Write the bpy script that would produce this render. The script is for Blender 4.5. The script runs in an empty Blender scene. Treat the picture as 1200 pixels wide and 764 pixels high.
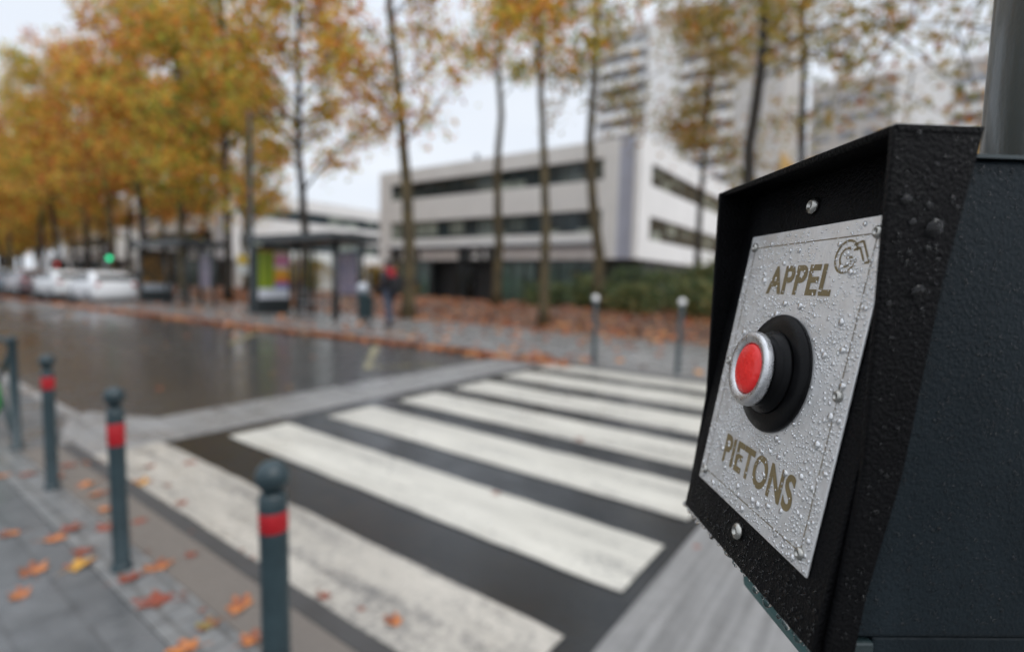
import bpy, bmesh, math, random
import numpy as np
from mathutils import Vector, Matrix, Euler
random.seed(7)
rng = np.random.default_rng(7)
R = math.radians
S = bpy.context.scene
COL = S.collection

# ------------------------------------------------------------------ camera
cam_d = bpy.data.cameras.new('camera')
cam = bpy.data.objects.new('camera', cam_d)
COL.objects.link(cam)
fw = Vector((-0.58775, 0.80470, -0.08354)).normalized()
rt = Vector((0.806, 0.591, 0.027)); rt = (rt - fw * rt.dot(fw)).normalized()
up = rt.cross(fw)
M = Matrix((rt, up, -fw)).transposed().to_4x4()
M.translation = Vector((0, 0, 1.45))
cam.matrix_world = M
cam_d.sensor_fit = 'HORIZONTAL'
cam_d.sensor_width = 22.3
cam_d.lens = 11.408
cam_d.clip_start = 0.01
cam_d.clip_end = 6000
cam_d.dof.use_dof = True
cam_d.dof.focus_distance = 0.218
cam_d.dof.aperture_fstop = 2.7
cam_d.dof.aperture_blades = 0
S.camera = cam

# ------------------------------------------------------------------ light
SUN_EL, SUN_AZ = 50, 108          # azimuth from +Y towards +X
W = bpy.data.worlds.new('World'); S.world = W; W.use_nodes = True
nt = W.node_tree; nt.nodes.clear()
def wn(t): return nt.nodes.new(t)
out = wn('ShaderNodeOutputWorld'); bg = wn('ShaderNodeBackground'); bg.inputs[1].default_value = 0.1
sky = wn('ShaderNodeTexSky'); sky.sky_type = 'NISHITA'; sky.sun_disc = False
sky.sun_elevation = R(SUN_EL); sky.sun_rotation = R(SUN_AZ); sky.dust_density = 4; sky.air_density = 1.2
hs = wn('ShaderNodeHueSaturation'); hs.inputs['Saturation'].default_value = 0.35
mix = wn('ShaderNodeMix'); mix.data_type = 'RGBA'; mix.inputs[0].default_value = 0.82
tc = wn('ShaderNodeTexCoord'); mp = wn('ShaderNodeMapping'); mp.inputs['Scale'].default_value = (1.2, 1.2, 3.5)
nz = wn('ShaderNodeTexNoise'); nz.inputs['Scale'].default_value = 1.6; nz.inputs['Detail'].default_value = 5
cr = wn('ShaderNodeValToRGB')
cr.color_ramp.elements[0].position = 0.3; cr.color_ramp.elements[0].color = (7.9, 8.6, 9.7, 1)
cr.color_ramp.elements[1].position = 0.7; cr.color_ramp.elements[1].color = (9.1, 9.6, 10.3, 1)
L = nt.links.new
L(sky.outputs[0], hs.inputs['Color']); L(hs.outputs[0], mix.inputs[6])
L(tc.outputs['Generated'], mp.inputs[0]); L(mp.outputs[0], nz.inputs['Vector']); L(nz.outputs[0], cr.inputs[0])
# an overcast sky is brighter overhead than towards the horizon
sz = wn('ShaderNodeSeparateXYZ'); L(tc.outputs['Generated'], sz.inputs[0])
zr = wn('ShaderNodeMapRange'); zr.inputs['From Min'].default_value = .38; zr.inputs['From Max'].default_value = .95
zr.inputs['To Min'].default_value = 1.0; zr.inputs['To Max'].default_value = 1.75; L(sz.outputs['Z'], zr.inputs[0])
zm = wn('ShaderNodeVectorMath'); zm.operation = 'SCALE'; L(mix.outputs[2], zm.inputs[0]); L(zr.outputs[0], zm.inputs['Scale'])
L(cr.outputs[0], mix.inputs[7]); L(zm.outputs[0], bg.inputs[0]); L(bg.outputs[0], out.inputs[0])
sd = bpy.data.lights.new('sun', 'SUN'); sd.energy = 1.0; sd.angle = R(40); sd.color = (1, 0.97, 0.92)
sun = bpy.data.objects.new('sun', sd); COL.objects.link(sun)
dv = Vector((math.sin(R(SUN_AZ)) * math.cos(R(SUN_EL)), math.cos(R(SUN_AZ)) * math.cos(R(SUN_EL)), math.sin(R(SUN_EL))))
sun.rotation_euler = dv.to_track_quat('Z', 'Y').to_euler()
sun.location = (20, 10, 40)
S.view_settings.view_transform = 'Standard'; S.view_settings.look = 'None'
S.view_settings.exposure = 0.16; S.view_settings.gamma = 1; S.view_settings.use_curve_mapping = False
S.render.engine = 'CYCLES'
S.cycles.use_denoising = True
S.cycles.max_bounces = 12; S.cycles.diffuse_bounces = 6
S.cycles.sample_clamp_indirect = 8

# ------------------------------------------------------------------ materials
MATS = {}
class NB:
    def __init__(s, name):
        s.m = bpy.data.materials.new(name); s.m.use_nodes = True
        s.t = s.m.node_tree; s.b = s.t.nodes['Principled BSDF']; s.o = s.t.nodes['Material Output']
        s.tc = s.t.nodes.new('ShaderNodeTexCoord')
    def n(s, t, **kw):
        x = s.t.nodes.new(t)
        for k, v in kw.items(): setattr(x, k, v)
        return x
    def l(s, a, b): s.t.links.new(a, b)
    def noise(s, scale, detail=4, rough=.55, vec=None, stretch=None):
        x = s.n('ShaderNodeTexNoise'); x.inputs['Scale'].default_value = scale
        x.inputs['Detail'].default_value = detail; x.inputs['Roughness'].default_value = rough
        v = vec or s.tc.outputs['Object']
        if stretch:
            m = s.n('ShaderNodeMapping'); m.inputs['Scale'].default_value = stretch; s.l(v, m.inputs[0]); v = m.outputs[0]
        s.l(v, x.inputs['Vector']); return x.outputs[0]
    def ramp(s, fac, stops, interp='LINEAR'):
        x = s.n('ShaderNodeValToRGB'); e = x.color_ramp; e.interpolation = interp
        while len(e.elements) < len(stops): e.elements.new(.5)
        for el, (p, c) in zip(e.elements, stops):
            el.position = p; el.color = (c[0], c[1], c[2], 1) if hasattr(c, '__len__') else (c, c, c, 1)
        s.l(fac, x.inputs[0]); return x.outputs[0]
    def mix(s, fac, a, b, mode='MIX'):
        x = s.n('ShaderNodeMix', data_type='RGBA', blend_type=mode)
        for sock, v in ((x.inputs[0], fac), (x.inputs[6], a), (x.inputs[7], b)):
            if hasattr(v, 'links') or isinstance(v, bpy.types.NodeSocket): s.l(v, sock)
            elif hasattr(v, '__len__'): sock.default_value = (*v[:3], 1)
            else: sock.default_value = v
        return x.outputs[2]
    def bump(s, h, strength, dist=.01):
        x = s.n('ShaderNodeBump'); x.inputs['Strength'].default_value = strength; x.inputs['Distance'].default_value = dist
        s.l(h, x.inputs['Height']); s.l(x.outputs[0], s.b.inputs['Normal']); return x

def sc3(c, k): return tuple(min(1, v * k) for v in c)
def pmat(name, col, rough=.5, var=.15, scale=6, bump=0, bscale=60, metal=0, coat=0, rvar=.12, spec=.5):
    if name in MATS: return MATS[name]
    b = NB(name)
    f = b.noise(scale)
    b.l(b.ramp(f, [(.3, sc3(col, 1 - var)), (.7, sc3(col, 1 + var))]), b.b.inputs['Base Color'])
    b.l(b.ramp(f, [(.3, max(0, rough - rvar)), (.7, min(1, rough + rvar))]), b.b.inputs['Roughness'])
    b.b.inputs['Metallic'].default_value = metal
    b.b.inputs['Coat Weight'].default_value = coat
    b.b.inputs['Specular IOR Level'].default_value = spec
    if bump: b.bump(b.noise(bscale, 3), bump, .004)
    MATS[name] = b.m; return b.m

def emit(name, col, s):
    b = NB(name); b.b.inputs['Base Color'].default_value = (*col, 1)
    b.b.inputs['Emission Color'].default_value = (*col, 1); b.b.inputs['Emission Strength'].default_value = s
    MATS[name] = b.m; return b.m

def asphalt(name, dark, light, wet, bs=.35):
    b = NB(name); o = b.tc.outputs['Object']
    big = b.noise(bs, 5, .6, stretch=(.5, 1.2, 1)); mid = b.noise(3, 5, .6); fine = b.noise(160, 2)
    c = b.ramp(b.mix(.45, big, mid), [(.35, dark), (.65, light)])
    c = b.mix(.35, c, b.ramp(fine, [(.3, sc3(dark, .5)), (.75, sc3(light, 1.7))]))
    b.l(c, b.b.inputs['Base Color'])
    b.l(b.ramp(b.mix(.35, big, mid), [(.38, wet[0]), (.62, wet[1])]), b.b.inputs['Roughness'])
    b.l(b.ramp(b.mix(.35, big, mid), [(.36, .75), (.60, .18)]), b.b.inputs['Specular IOR Level'])
    b.bump(b.mix(.5, fine, b.noise(420, 2)), .14, .004)
    return b.m
M_ROAD = asphalt('wet_asphalt', (.032, .032, .032), (.058, .057, .056), (.06, .34))
M_CROSS = asphalt('dark_asphalt', (.012, .014, .016), (.030, .033, .036), (.02, .27), .8)
M_BROWN = asphalt('brown_asphalt', (.105, .090, .078), (.16, .138, .118), (.35, .6))

def concrete(name, a, b2, rough, grooves=None, bump=.15):
    b = NB(name)
    f = b.mix(.5, b.noise(.9, 6, .65), b.noise(14, 5, .65))
    c = b.ramp(f, [(.36, a), (.64, b2)])
    if grooves:
        w = b.noise(1.0, 3, .6, stretch=grooves)
        c = b.mix(.35, c, b.ramp(w, [(.4, sc3(a, .55)), (.6, sc3(b2, 1.15))]))
    b.l(c, b.b.inputs['Base Color'])
    b.l(b.ramp(b.noise(2.2, 5), [(.35, rough - .16), (.65, rough + .15)]), b.b.inputs['Roughness'])
    b.bump(b.noise(120, 4, .7), bump, .004)
    return b.m
M_BAND = concrete('sett_concrete', (.17, .168, .165), (.26, .255, .25), .36, (.6, 14, 1))
M_BANDY = concrete('grooved_concrete', (.15, .148, .145), (.25, .245, .24), .42, (26, .7, 1))
M_PAVE = None
M_KERB = concrete('kerb_granite', (.12, .115, .11), (.22, .21, .2), .5)

def brickmat(name, c1, c2, mortar, sx, sy, msize=.02, rough=.45, rot=0):
    b = NB(name)
    m = b.n('ShaderNodeMapping'); m.inputs['Rotation'].default_value = (0, 0, rot); b.l(b.tc.outputs['Object'], m.inputs[0])
    x = b.n('ShaderNodeTexBrick'); b.l(m.outputs[0], x.inputs['Vector'])
    x.inputs['Scale'].default_value = 1; x.inputs['Brick Width'].default_value = sx; x.inputs['Row Height'].default_value = sy
    x.inputs['Mortar Size'].default_value = msize; x.inputs['Mortar Smooth'].default_value = .4
    for k, v in (('Color1', c1), ('Color2', c2), ('Mortar', mortar)): x.inputs[k].default_value = (*v, 1)
    c = b.mix(.4, x.outputs['Color'], b.ramp(b.noise(9, 5, .65), [(.3, sc3(c1, .6)), (.7, sc3(c2, 1.3))]))
    b.l(c, b.b.inputs['Base Color'])
    b.l(b.ramp(b.noise(3, 5), [(.35, rough - .15), (.65, rough + .15)]), b.b.inputs['Roughness'])
    b.bump(x.outputs['Fac'], -.5, .006)
    return b.m
M_SETT = brickmat('granite_setts', (.115, .118, .12), (.20, .20, .195), (.06, .056, .05), .13, .105, .012)
M_FARPAVE = brickmat('wet_paving_slabs', (.15, .148, .145), (.21, .206, .20), (.08, .075, .07), .6, .4, .012, .32)
M_PAVE = brickmat('wet_grey_paving', (.062, .065, .067), (.112, .114, .115), (.042, .042, .042), .42, .21, .008, .36)
M_SOIL = pmat('leafy_soil', (.13, .072, .045), .8, .35, 2.5, .5, 40)

def paint(name, col, wear, base):
    b = NB(name)
    f = b.mix(.5, b.noise(2.2, 6, .65, stretch=(.35, 2.2, 1)), b.noise(38, 5, .7))
    k = b.ramp(f, [(wear - .05, 0.0), (wear + .09, 1.0)])
    dirt = b.ramp(b.noise(1.6, 5, .6, stretch=(.3, 2.5, 1)), [(.3, sc3(col, .70)), (.65, col)])
    b.l(b.mix(k, base, dirt), b.b.inputs['Base Color'])
    b.l(b.ramp(b.noise(1.8, 5), [(.35, .22), (.65, .5)]), b.b.inputs['Roughness'])
    b.bump(b.noise(150, 3), .15, .003)
    return b.m
M_WHITE = paint('road_paint', (.585, .56, .495), .395, (.16, .155, .15))
M_WORN = paint('worn_road_paint', (.47, .435, .38), .43, (.13, .125, .12))
M_YELLOW = paint('yellow_road_paint', (.46, .40, .18), .49, (.06, .058, .05))

M_POLE = pmat('green_grey_paint', (.016, .029, .032), .30, .12, 5, .05, 300, coat=.3)
M_BOLL = pmat('bollard_paint', (.022, .040, .047), .36, .35, 7, .08, 60, rvar=.2, spec=.45)
def case_mat():
    b = NB('casing_paint')
    run = b.mix(.5, b.noise(1, 4, .6, stretch=(60, 60, 5)), b.noise(30, 4)); f = b.ramp(run, [(.36, (.005, .009, .012)), (.64, (.010, .016, .0205))])
    b.l(f, b.b.inputs['Base Color']); b.l(b.ramp(run, [(.36, .30), (.64, .56)]), b.b.inputs['Roughness']); b.b.inputs['Specular IOR Level'].default_value = .16
    b.bump(b.noise(700, 3), .22, .004); return b.m
M_CASE = case_mat()
M_BLACK = pmat('black_textured_paint', (.0025, .0025, .003), .40, .3, 60, .4, 800, rvar=.1, spec=.09)
M_RUBBER = pmat('black_plastic', (.0035, .0035, .004), .36, .1, 80, .05, 900, spec=.14)
M_TEAL = pmat('teal_plastic', (.03, .10, .10), .4, .1, 30)
M_RED = pmat('red_band', (.36, .005, .011), .42, .1, 30)
M_CAP = pmat('red_button_plastic', (.80, .022, .020), .24, .08, 200, .12, 500, rvar=.05)
M_CHROME = pmat('worn_chrome', (.62, .62, .63), .3, .12, 260, .15, 1500, metal=1, rvar=.1)
M_SCREW = pmat('screw_steel', (.42, .41, .38), .26, .1, 300, .08, 1500, metal=1, rvar=.06)
M_SLOT = pmat('dark_recess', (.02, .018, .015), .7)
M_GOLD = pmat('worn_gold_ink', (.175, .130, .058), .5, .12, 200, .1, 900, rvar=.1)
M_LINE = pmat('engraved_line', (.17, .13, .075), .6, .4, 300)
def plate_mat():
    b = NB('brushed_plate')
    f = b.mix(.5, b.noise(90, 5, .6), b.noise(900, 3, .6, stretch=(1, 1, .15)))
    b.l(b.ramp(f, [(.3, (.66, .655, .65)), (.7, (.86, .855, .85))]), b.b.inputs['Base Color'])
    b.l(b.ramp(b.noise(120, 4), [(.3, .30), (.7, .50)]), b.b.inputs['Roughness'])
    b.b.inputs['Metallic'].default_value = .68
    b.bump(b.mix(.5, b.noise(700, 4, .7), b.noise(2600, 2)), .35, .0006)
    return b.m
M_PLATE = plate_mat()
def water_mat(name, k):
    b = NB(name); b.b.inputs['Transmission Weight'].default_value = 1; b.b.inputs['IOR'].default_value = 1.33
    n = b.noise(400, 2); b.l(b.ramp(n, [(.3, .0), (.7, .04)]), b.b.inputs['Roughness'])
    g = b.n('ShaderNodeBsdfGlossy'); g.inputs['Roughness'].default_value = .08; g.inputs['Color'].default_value = (.95, .95, .95, 1)
    x = b.n('ShaderNodeMixShader'); x.inputs[0].default_value = k; b.l(b.b.outputs[0], x.inputs[1]); b.l(g.outputs[0], x.inputs[2]); b.l(x.outputs[0], b.o.inputs[0])
    return b.m
M_WATER = water_mat('water', .0)
M_WATERP = water_mat('water_on_steel', .5)
M_BARK = pmat('plane_bark', (.085, .064, .030), .8, .6, 3.5, .8, 22)
M_BARKD = pmat('dark_bark', (.026, .020, .014), .8, .45, 5, .6, 30)
M_CONC = pmat('beige_render', (.74, .735, .72), .8, .05, .7)
M_WWALL = pmat('white_render', (.80, .80, .79), .75, .04, .7)
M_LILAC = pmat('lilac_cladding', (.47, .49, .58), .5, .06, 1)
M_DARKM = pmat('dark_metal', (.022, .028, .030), .4, .2, 8)
M_ALU = pmat('grey_metal', (.35, .36, .37), .4, .1, 8, metal=.6)
M_PANEL = pmat('white_panel', (.80, .78, .77), .5, .05, 3)
M_BALL = pmat('white_ball_paint', (.80, .80, .79), .35, .05, 20)
def glass_mat(name, tint, blind):
    b = NB(name)
    v = b.n('ShaderNodeTexWhiteNoise', noise_dimensions='3D')
    m = b.n('ShaderNodeVectorMath', operation='SNAP'); m.inputs[1].default_value = (1.22, 1.22, 1.5)
    b.l(b.tc.outputs['Object'], m.inputs[0]); b.l(m.outputs[0], v.inputs['Vector'])
    c = b.ramp(v.outputs['Value'], [(0, tint), (.55, sc3(tint, 1.8)), (.72, blind), (.9, sc3(blind, .5)), (1, tint)])
    b.l(c, b.b.inputs['Base Color']); b.b.inputs['Roughness'].default_value = .08
    b.b.inputs['Specular IOR Level'].default_value = .4
    return b.m
M_WIN = glass_mat('window_glass', (.016, .025, .029), (.32, .36, .31))
M_WINB = glass_mat('tower_window', (.18, .19, .21), (.34, .34, .35))
def clear_glass():
    b = NB('clear_glass'); g = b.n('ShaderNodeBsdfGlossy'); g.inputs['Roughness'].default_value = .03
    t = b.n('ShaderNodeBsdfTransparent')
    x = b.n('ShaderNodeMixShader'); x.inputs[0].default_value = .07; b.l(t.outputs[0], x.inputs[1]); b.l(g.outputs[0], x.inputs[2])
    t.inputs[0].default_value = (.94, .96, .95, 1)
    b.l(x.outputs[0], b.o.inputs[0]); return b.m
M_GLASS = clear_glass()

def leafmat(name, stops, transl=.58, objvar=True, rough=.5):
    b = NB(name)
    g = b.n('ShaderNodeNewGeometry'); oi = b.n('ShaderNodeObjectInfo')
    f = g.outputs['Random Per Island']
    if objvar:
        ad = b.n('ShaderNodeMath', operation='MULTIPLY_ADD'); b.l(oi.outputs['Random'], ad.inputs[0]); ad.inputs[1].default_value = .3; ad.inputs[2].default_value = -.15
        a2 = b.n('ShaderNodeMath', operation='ADD', use_clamp=True); b.l(f, a2.inputs[0]); b.l(ad.outputs[0], a2.inputs[1])
        big = b.noise(.55, 3, .5)
        a3 = b.n('ShaderNodeMath', operation='MULTIPLY_ADD'); b.l(big, a3.inputs[0]); a3.inputs[1].default_value = 1.0; a3.inputs[2].default_value = -.5
        a4 = b.n('ShaderNodeMath', operation='ADD', use_clamp=True); b.l(a2.outputs[0], a4.inputs[0]); b.l(a3.outputs[0], a4.inputs[1]); f = a4.outputs[0]
    c = b.ramp(f, stops)
    b.l(c, b.b.inputs['Base Color']); b.b.inputs['Roughness'].default_value = rough
    t = b.n('ShaderNodeBsdfTranslucent'); b.l(c, t.inputs[0])
    x = b.n('ShaderNodeMixShader'); x.inputs[0].default_value = transl
    b.l(b.b.outputs[0], x.inputs[1]); b.l(t.outputs[0], x.inputs[2]); b.l(x.outputs[0], b.o.inputs[0])
    return b.m
AUT = [(0, (.22, .30, .05)), (.26, (.50, .48, .08)), (.44, (.82, .62, .10)), (.6, (.86, .42, .07)), (.78, (.72, .24, .06)), (1, (.42, .13, .05))]
M_LEAF = leafmat('autumn_leaf', AUT)
M_LEAFO = leafmat('olive_leaf', [(0, (.17, .18, .04)), (.4, (.34, .29, .06)), (.7, (.50, .30, .05)), (1, (.42, .15, .04))])
M_SHRUB = leafmat('shrub_leaf', [(0, (.035, .07, .03)), (.4, (.09, .14, .045)), (.75, (.19, .22, .07)), (1, (.32, .21, .07))], .2)
M_LITTER = leafmat('fallen_leaf_litter', [(0, (.16, .06, .03)), (.35, (.36, .10, .035)), (.65, (.52, .17, .045)), (.85, (.58, .26, .07)), (1, (.20, .10, .05))], .1, False, .35)
LEAFCOL = {'o': (.50, .165, .035), 'r': (.24, .045, .022), 'y': (.56, .29, .035), 'g': (.20, .16, .035), 'b': (.10, .06, .045), 'p': (.45, .22, .20)}
def one_leaf_mat(k):
    n = 'leaf_' + k
    if n in MATS: return MATS[n]
    b = NB(n); c = LEAFCOL[k]
    f = b.mix(.5, b.noise(14, 4), b.noise(60, 4))
    oi = b.n('ShaderNodeObjectInfo'); q = b.n('ShaderNodeVectorMath', operation='ADD'); b.l(b.tc.outputs['Object'], q.inputs[0]); b.l(oi.outputs['Random'], q.inputs[1])
    blot = b.ramp(b.noise(1.5, 4, .6, q.outputs[0]), [(.44, 0), (.56, 1)])
    b.l(b.mix(blot, b.ramp(f, [(.32, sc3(c, .5)), (.5, c), (.68, sc3(c, 1.3))]), b.ramp(f, [(.3, (.10, .035, .02)), (.7, (.30, .08, .03))])), b.b.inputs['Base Color'])
    b.b.inputs['Roughness'].default_value = .32
    b.bump(b.noise(70, 3), .4, .004); MATS[n] = b.m; return b.m

# ------------------------------------------------------------------ mesh helpers
class MB:
    def __init__(s): s.v, s.f, s.mi, s.sm = [], [], [], []
    def add(s, verts, faces, mi=0, smooth=False):
        o = len(s.v); s.v += [tuple(p) for p in verts]
        for f in faces: s.f.append([i + o for i in f]); s.mi.append(mi); s.sm.append(smooth)
        return s
    def box(s, x0, x1, y0, y1, z0, z1, mi=0, mat=None):
        V = [(x, y, z) for z in (z0, z1) for y in (y0, y1) for x in (x0, x1)]
        if mat is not None: V = [mat @ Vector(p) for p in V]
        return s.add(V, [(0, 2, 3, 1), (4, 5, 7, 6), (0, 1, 5, 4), (2, 6, 7, 3), (0, 4, 6, 2), (1, 3, 7, 5)], mi)
    def tube(s, pts, rad, n=12, mi=0, caps=True, smooth=True):
        pts = [Vector(p) for p in pts]
        if not hasattr(rad, '__len__'): rad = [rad] * len(pts)
        V = []; prev = None
        for i, p in enumerate(pts):
            d = (pts[min(i + 1, len(pts) - 1)] - pts[max(i - 1, 0)]).normalized()
            if prev is None:
                ref = Vector((1, 0, 0)) if abs(d.x) < .9 else Vector((0, 1, 0))
                e1 = (ref - d * ref.dot(d)).normalized()
            else: e1 = (prev - d * prev.dot(d)).normalized()
            prev = e1; e2 = d.cross(e1)
            for k in range(n):
                t = 2 * math.pi * k / n; V.append(p + (e1 * math.cos(t) + e2 * math.sin(t)) * rad[i])
        F = []
        for i in range(len(pts) - 1):
            for k in range(n):
                a = i * n + k; b = i * n + (k + 1) % n; F.append((a, b, b + n, a + n))
        o = len(s.v); s.add(V, F, mi, smooth)
        if caps:
            s.f.append([o + k for k in range(n)][::-1]); s.mi.append(mi); s.sm.append(False)
            s.f.append([o + (len(pts) - 1) * n + k for k in range(n)]); s.mi.append(mi); s.sm.append(False)
        return s
    def lathe(s, prof, n=32, mi=0, mat=None, smooth=True):
        V = []
        for r, z in prof:
            for k in range(n):
                t = 2 * math.pi * k / n; V.append(Vector((r * math.cos(t), r * math.sin(t), z)))
        if mat is not None: V = [mat @ p for p in V]
        F = [(i * n + k, i * n + (k + 1) % n, (i + 1) * n + (k + 1) % n, (i + 1) * n + k) for i in range(len(prof) - 1) for k in range(n)]
        o = len(s.v); s.add(V, F, mi, smooth)
        if prof[0][0] > 1e-5: s.f.append([o + k for k in range(n)][::-1]); s.mi.append(mi); s.sm.append(False)
        if prof[-1][0] > 1e-5: s.f.append([o + (len(prof) - 1) * n + k for k in range(n)]); s.mi.append(mi); s.sm.append(False)
        return s
    def prism(s, poly, h0, h1, mi=0, fn=None):
        """poly of 2-d points extruded from h0 to h1; fn(a, b, h) gives the 3-d point"""
        fn = fn or (lambda a, b, h: (a, b, h)); n = len(poly)
        V = [fn(a, b, h0) for a, b in poly] + [fn(a, b, h1) for a, b in poly]
        F = [tuple(range(n))[::-1], tuple(range(n, 2 * n))] + [(i, (i + 1) % n, n + (i + 1) % n, n + i) for i in range(n)]
        return s.add(V, F, mi)
    def sphere(s, c, r, n=16, m=10, mi=0, scale=(1, 1, 1)):
        V, F = [], []
        for j in range(m + 1):
            ph = math.pi * j / m
            for k in range(n):
                t = 2 * math.pi * k / n
                V.append((c[0] + r * scale[0] * math.sin(ph) * math.cos(t), c[1] + r * scale[1] * math.sin(ph) * math.sin(t), c[2] + r * scale[2] * math.cos(ph)))
        for j in range(m):
            for k in range(n): F.append((j * n + k, (j + 1) * n + k, (j + 1) * n + (k + 1) % n, j * n + (k + 1) % n))
        return s.add(V, F, mi, True)
    def build(s, name, mats, parent=None, bevel=0, fix=True, clean=True):
        me = bpy.data.meshes.new(name); me.from_pydata(s.v, [], s.f)
        for m in (mats if isinstance(mats, (list, tuple)) else [mats]): me.materials.append(m)
        me.polygons.foreach_set('material_index', s.mi); me.polygons.foreach_set('use_smooth', s.sm)
        if fix:
            bm = bmesh.new(); bm.from_mesh(me)
            if clean: bmesh.ops.remove_doubles(bm, verts=bm.verts, dist=1e-6)
            bmesh.ops.recalc_face_normals(bm, faces=bm.faces); bm.to_mesh(me); bm.free()
        me.update()
        return link(name, me, parent, bevel)
def link(name, me, parent=None, bevel=0):
    o = bpy.data.objects.new(name, me); COL.objects.link(o)
    if parent is not None: o.parent = parent
    if bevel:
        b = o.modifiers.new('bevel', 'BEVEL'); b.width = bevel; b.segments = 2; b.limit_method = 'ANGLE'; b.angle_limit = R(40); b.harden_normals = False
    return o
def thing(name, label, cat, loc=(0, 0, 0), rz=0, group=None):
    o = bpy.data.objects.new(name, None); COL.objects.link(o); o.empty_display_size = .1
    o.location = loc; o.rotation_euler = (0, 0, rz); tag(o, label, cat, group); return o
def tag(o, label=None, cat=None, group=None, kind=None):
    if label: o['label'] = label
    if cat: o['category'] = cat
    if group: o['group'] = group
    if kind: o['kind'] = kind
    return o
def kids(o): return [c for c in bpy.data.objects if c.parent == o]
def copy_tree(o, parent=None):
    c = o.copy(); COL.objects.link(c); c.parent = parent
    for ch in kids(o): copy_tree(ch, c)
    return c
def struct(o): o['kind'] = 'structure'; return o
def quads(name, C, U, V, mat, parent=None, fold=.25):
    """many leaf-sized folded kites: centre, half axes U (length) and V (width)"""
    n = len(C); N = np.cross(U, V); N /= np.linalg.norm(N, axis=1)[:, None] + 1e-9
    wl = np.linalg.norm(V, axis=1)[:, None]
    P = np.stack([C - U, C + V + N * wl * fold + U * .15, C + U, C - V + N * wl * fold + U * .15], 1).reshape(-1, 3)
    me = bpy.data.meshes.new(name)
    me.vertices.add(4 * n); me.vertices.foreach_set('co', P.astype(np.float32).ravel())
    b = np.arange(n)[:, None] * 4
    idx = np.concatenate([b + [[0, 1, 2]], b + [[0, 2, 3]]], 1).astype(np.int32).ravel()
    me.loops.add(6 * n); me.loops.foreach_set('vertex_index', idx)
    me.polygons.add(2 * n); me.polygons.foreach_set('loop_start', np.arange(0, 6 * n, 3, dtype=np.int32)); me.polygons.foreach_set('loop_total', np.full(2 * n, 3, np.int32))
    me.materials.append(mat); me.update(calc_edges=True); me.validate()
    return link(name, me, parent)
def rand_dirs(n):
    d = rng.normal(size=(n, 3)); return d / np.linalg.norm(d, axis=1)[:, None]
def leaf_cloud(name, C, size, mat, parent=None, flat=0.0):
    n = len(C); d = rand_dirs(n)
    if flat: d[:, 2] *= (1 - flat); d /= np.linalg.norm(d, axis=1)[:, None]
    e = rand_dirs(n)
    if flat: e[:, 2] *= (1 - flat)
    e -= d * (d * e).sum(1)[:, None]; e /= np.linalg.norm(e, axis=1)[:, None] + 1e-9
    s = size * rng.uniform(.65, 1.25, (n, 1)) * .5
    return quads(name, C, d * s, e * s * .72, mat, parent)

# ------------------------------------------------------------------ ground, road, pavements
def interp(x, tab):
    xs, ys = zip(*tab); return float(np.interp(x, xs, ys))
KERB = [(-160, -.3), (-90, 3.2), (-60, 4.9), (-37, 6.25), (-25.5, 6.75), (-19, 7.2), (-14, 7.5), (-10.7, 7.85), (-7.5, 8.08), (-5, 8.16), (40, 8.2)]
def laneY(x): return interp(x, KERB)
def kerbY(x): return laneY(x) + 2.4 * max(0, min(1, (-27.3 - x) / .5))
def drop(x): return max(0.0, min(1.0, min((x + 7.2) / 1.6, (2.2 - x) / 1.6)))
def farZ(x, y):
    d = drop(x) * max(0, min(1, 1 - (y - kerbY(x) - .6) / 1.6))
    return .12 - .095 * d
def bermZ(x, y):
    t = max(0, min(1, (y - 12.4) / 4.6)); t2 = max(0, min(1, (y - 19.5) / 5))
    s = t * t * (3 - 2 * t) - (t2 * t2 * (3 - 2 * t2)); k = .40 if x > -40 else .15
    return .105 + k * s + .03 * math.sin(x * 1.1) * math.sin(y * .9) * t
def grid(name, xs, ys, zf, mat):
    b = MB(); n = len(xs)
    V = [(x, y, zf(x, y)) for y in ys for x in xs]
    F = [(j * n + i, j * n + i + 1, (j + 1) * n + i + 1, (j + 1) * n + i) for j in range(len(ys) - 1) for i in range(n - 1)]
    b.add(V, F, 0, True); return struct(b.build(name, mat))
b = MB(); b.add([(-3000, -3000, -.05), (3000, -3000, -.05), (3000, 3000, -.05), (-3000, 3000, -.05)], [(0, 1, 2, 3)])
struct(b.build('ground', pmat('far_ground', (.12, .115, .105), .7, .2, .4, .2, 20)))
xs = sorted(set([-160, -120, -90, -75, -60, -50, -37, -30, -28.2, -27.8, -27.3, -26.6, -25.5, -19, -14, -10.7, -8.4] + list(np.arange(-7.6, 3.2, .4)) + [6, 12, 40]))
b = MB()      # carriageway
NEARK = [(-160, 1.75), (-6.6, 1.65), (-5.3, 1.27), (40, 1.25)]
V = []
for x in xs: V += [(x, interp(x, NEARK) - .06, 0), (x, kerbY(x) + .05, 0)]
b.add(V, [(2 * i, 2 * i + 2, 2 * i + 3, 2 * i + 1) for i in range(len(xs) - 1)])
struct(b.build('road', M_ROAD))
def sheet(name, pts, z, mat, th=0):
    b = MB()
    if th: b.prism(pts, z - th, z)
    else: b.add([(x, y, z) for x, y in pts], [tuple(range(len(pts)))])
    return struct(b.build(name, mat))
sheet('crossing_asphalt', [(-4.93, 1.245), (-.87, 1.245), (-.87, 8.19), (-4.96, 8.14)], .004, M_CROSS)
sheet('road_band', [(-6.55, 1.60), (-5.45, 1.285), (-4.955, 1.255), (-4.985, 8.15), (-6.0, 8.1), (-5.86, 2.05), (-6.6, 1.72)], .0084, M_BAND)
sheet('road_band', [(-.865, 1.255), (.75, 1.255), (.75, 8.19), (-.865, 8.19)], .008, M_BANDY)
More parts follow.
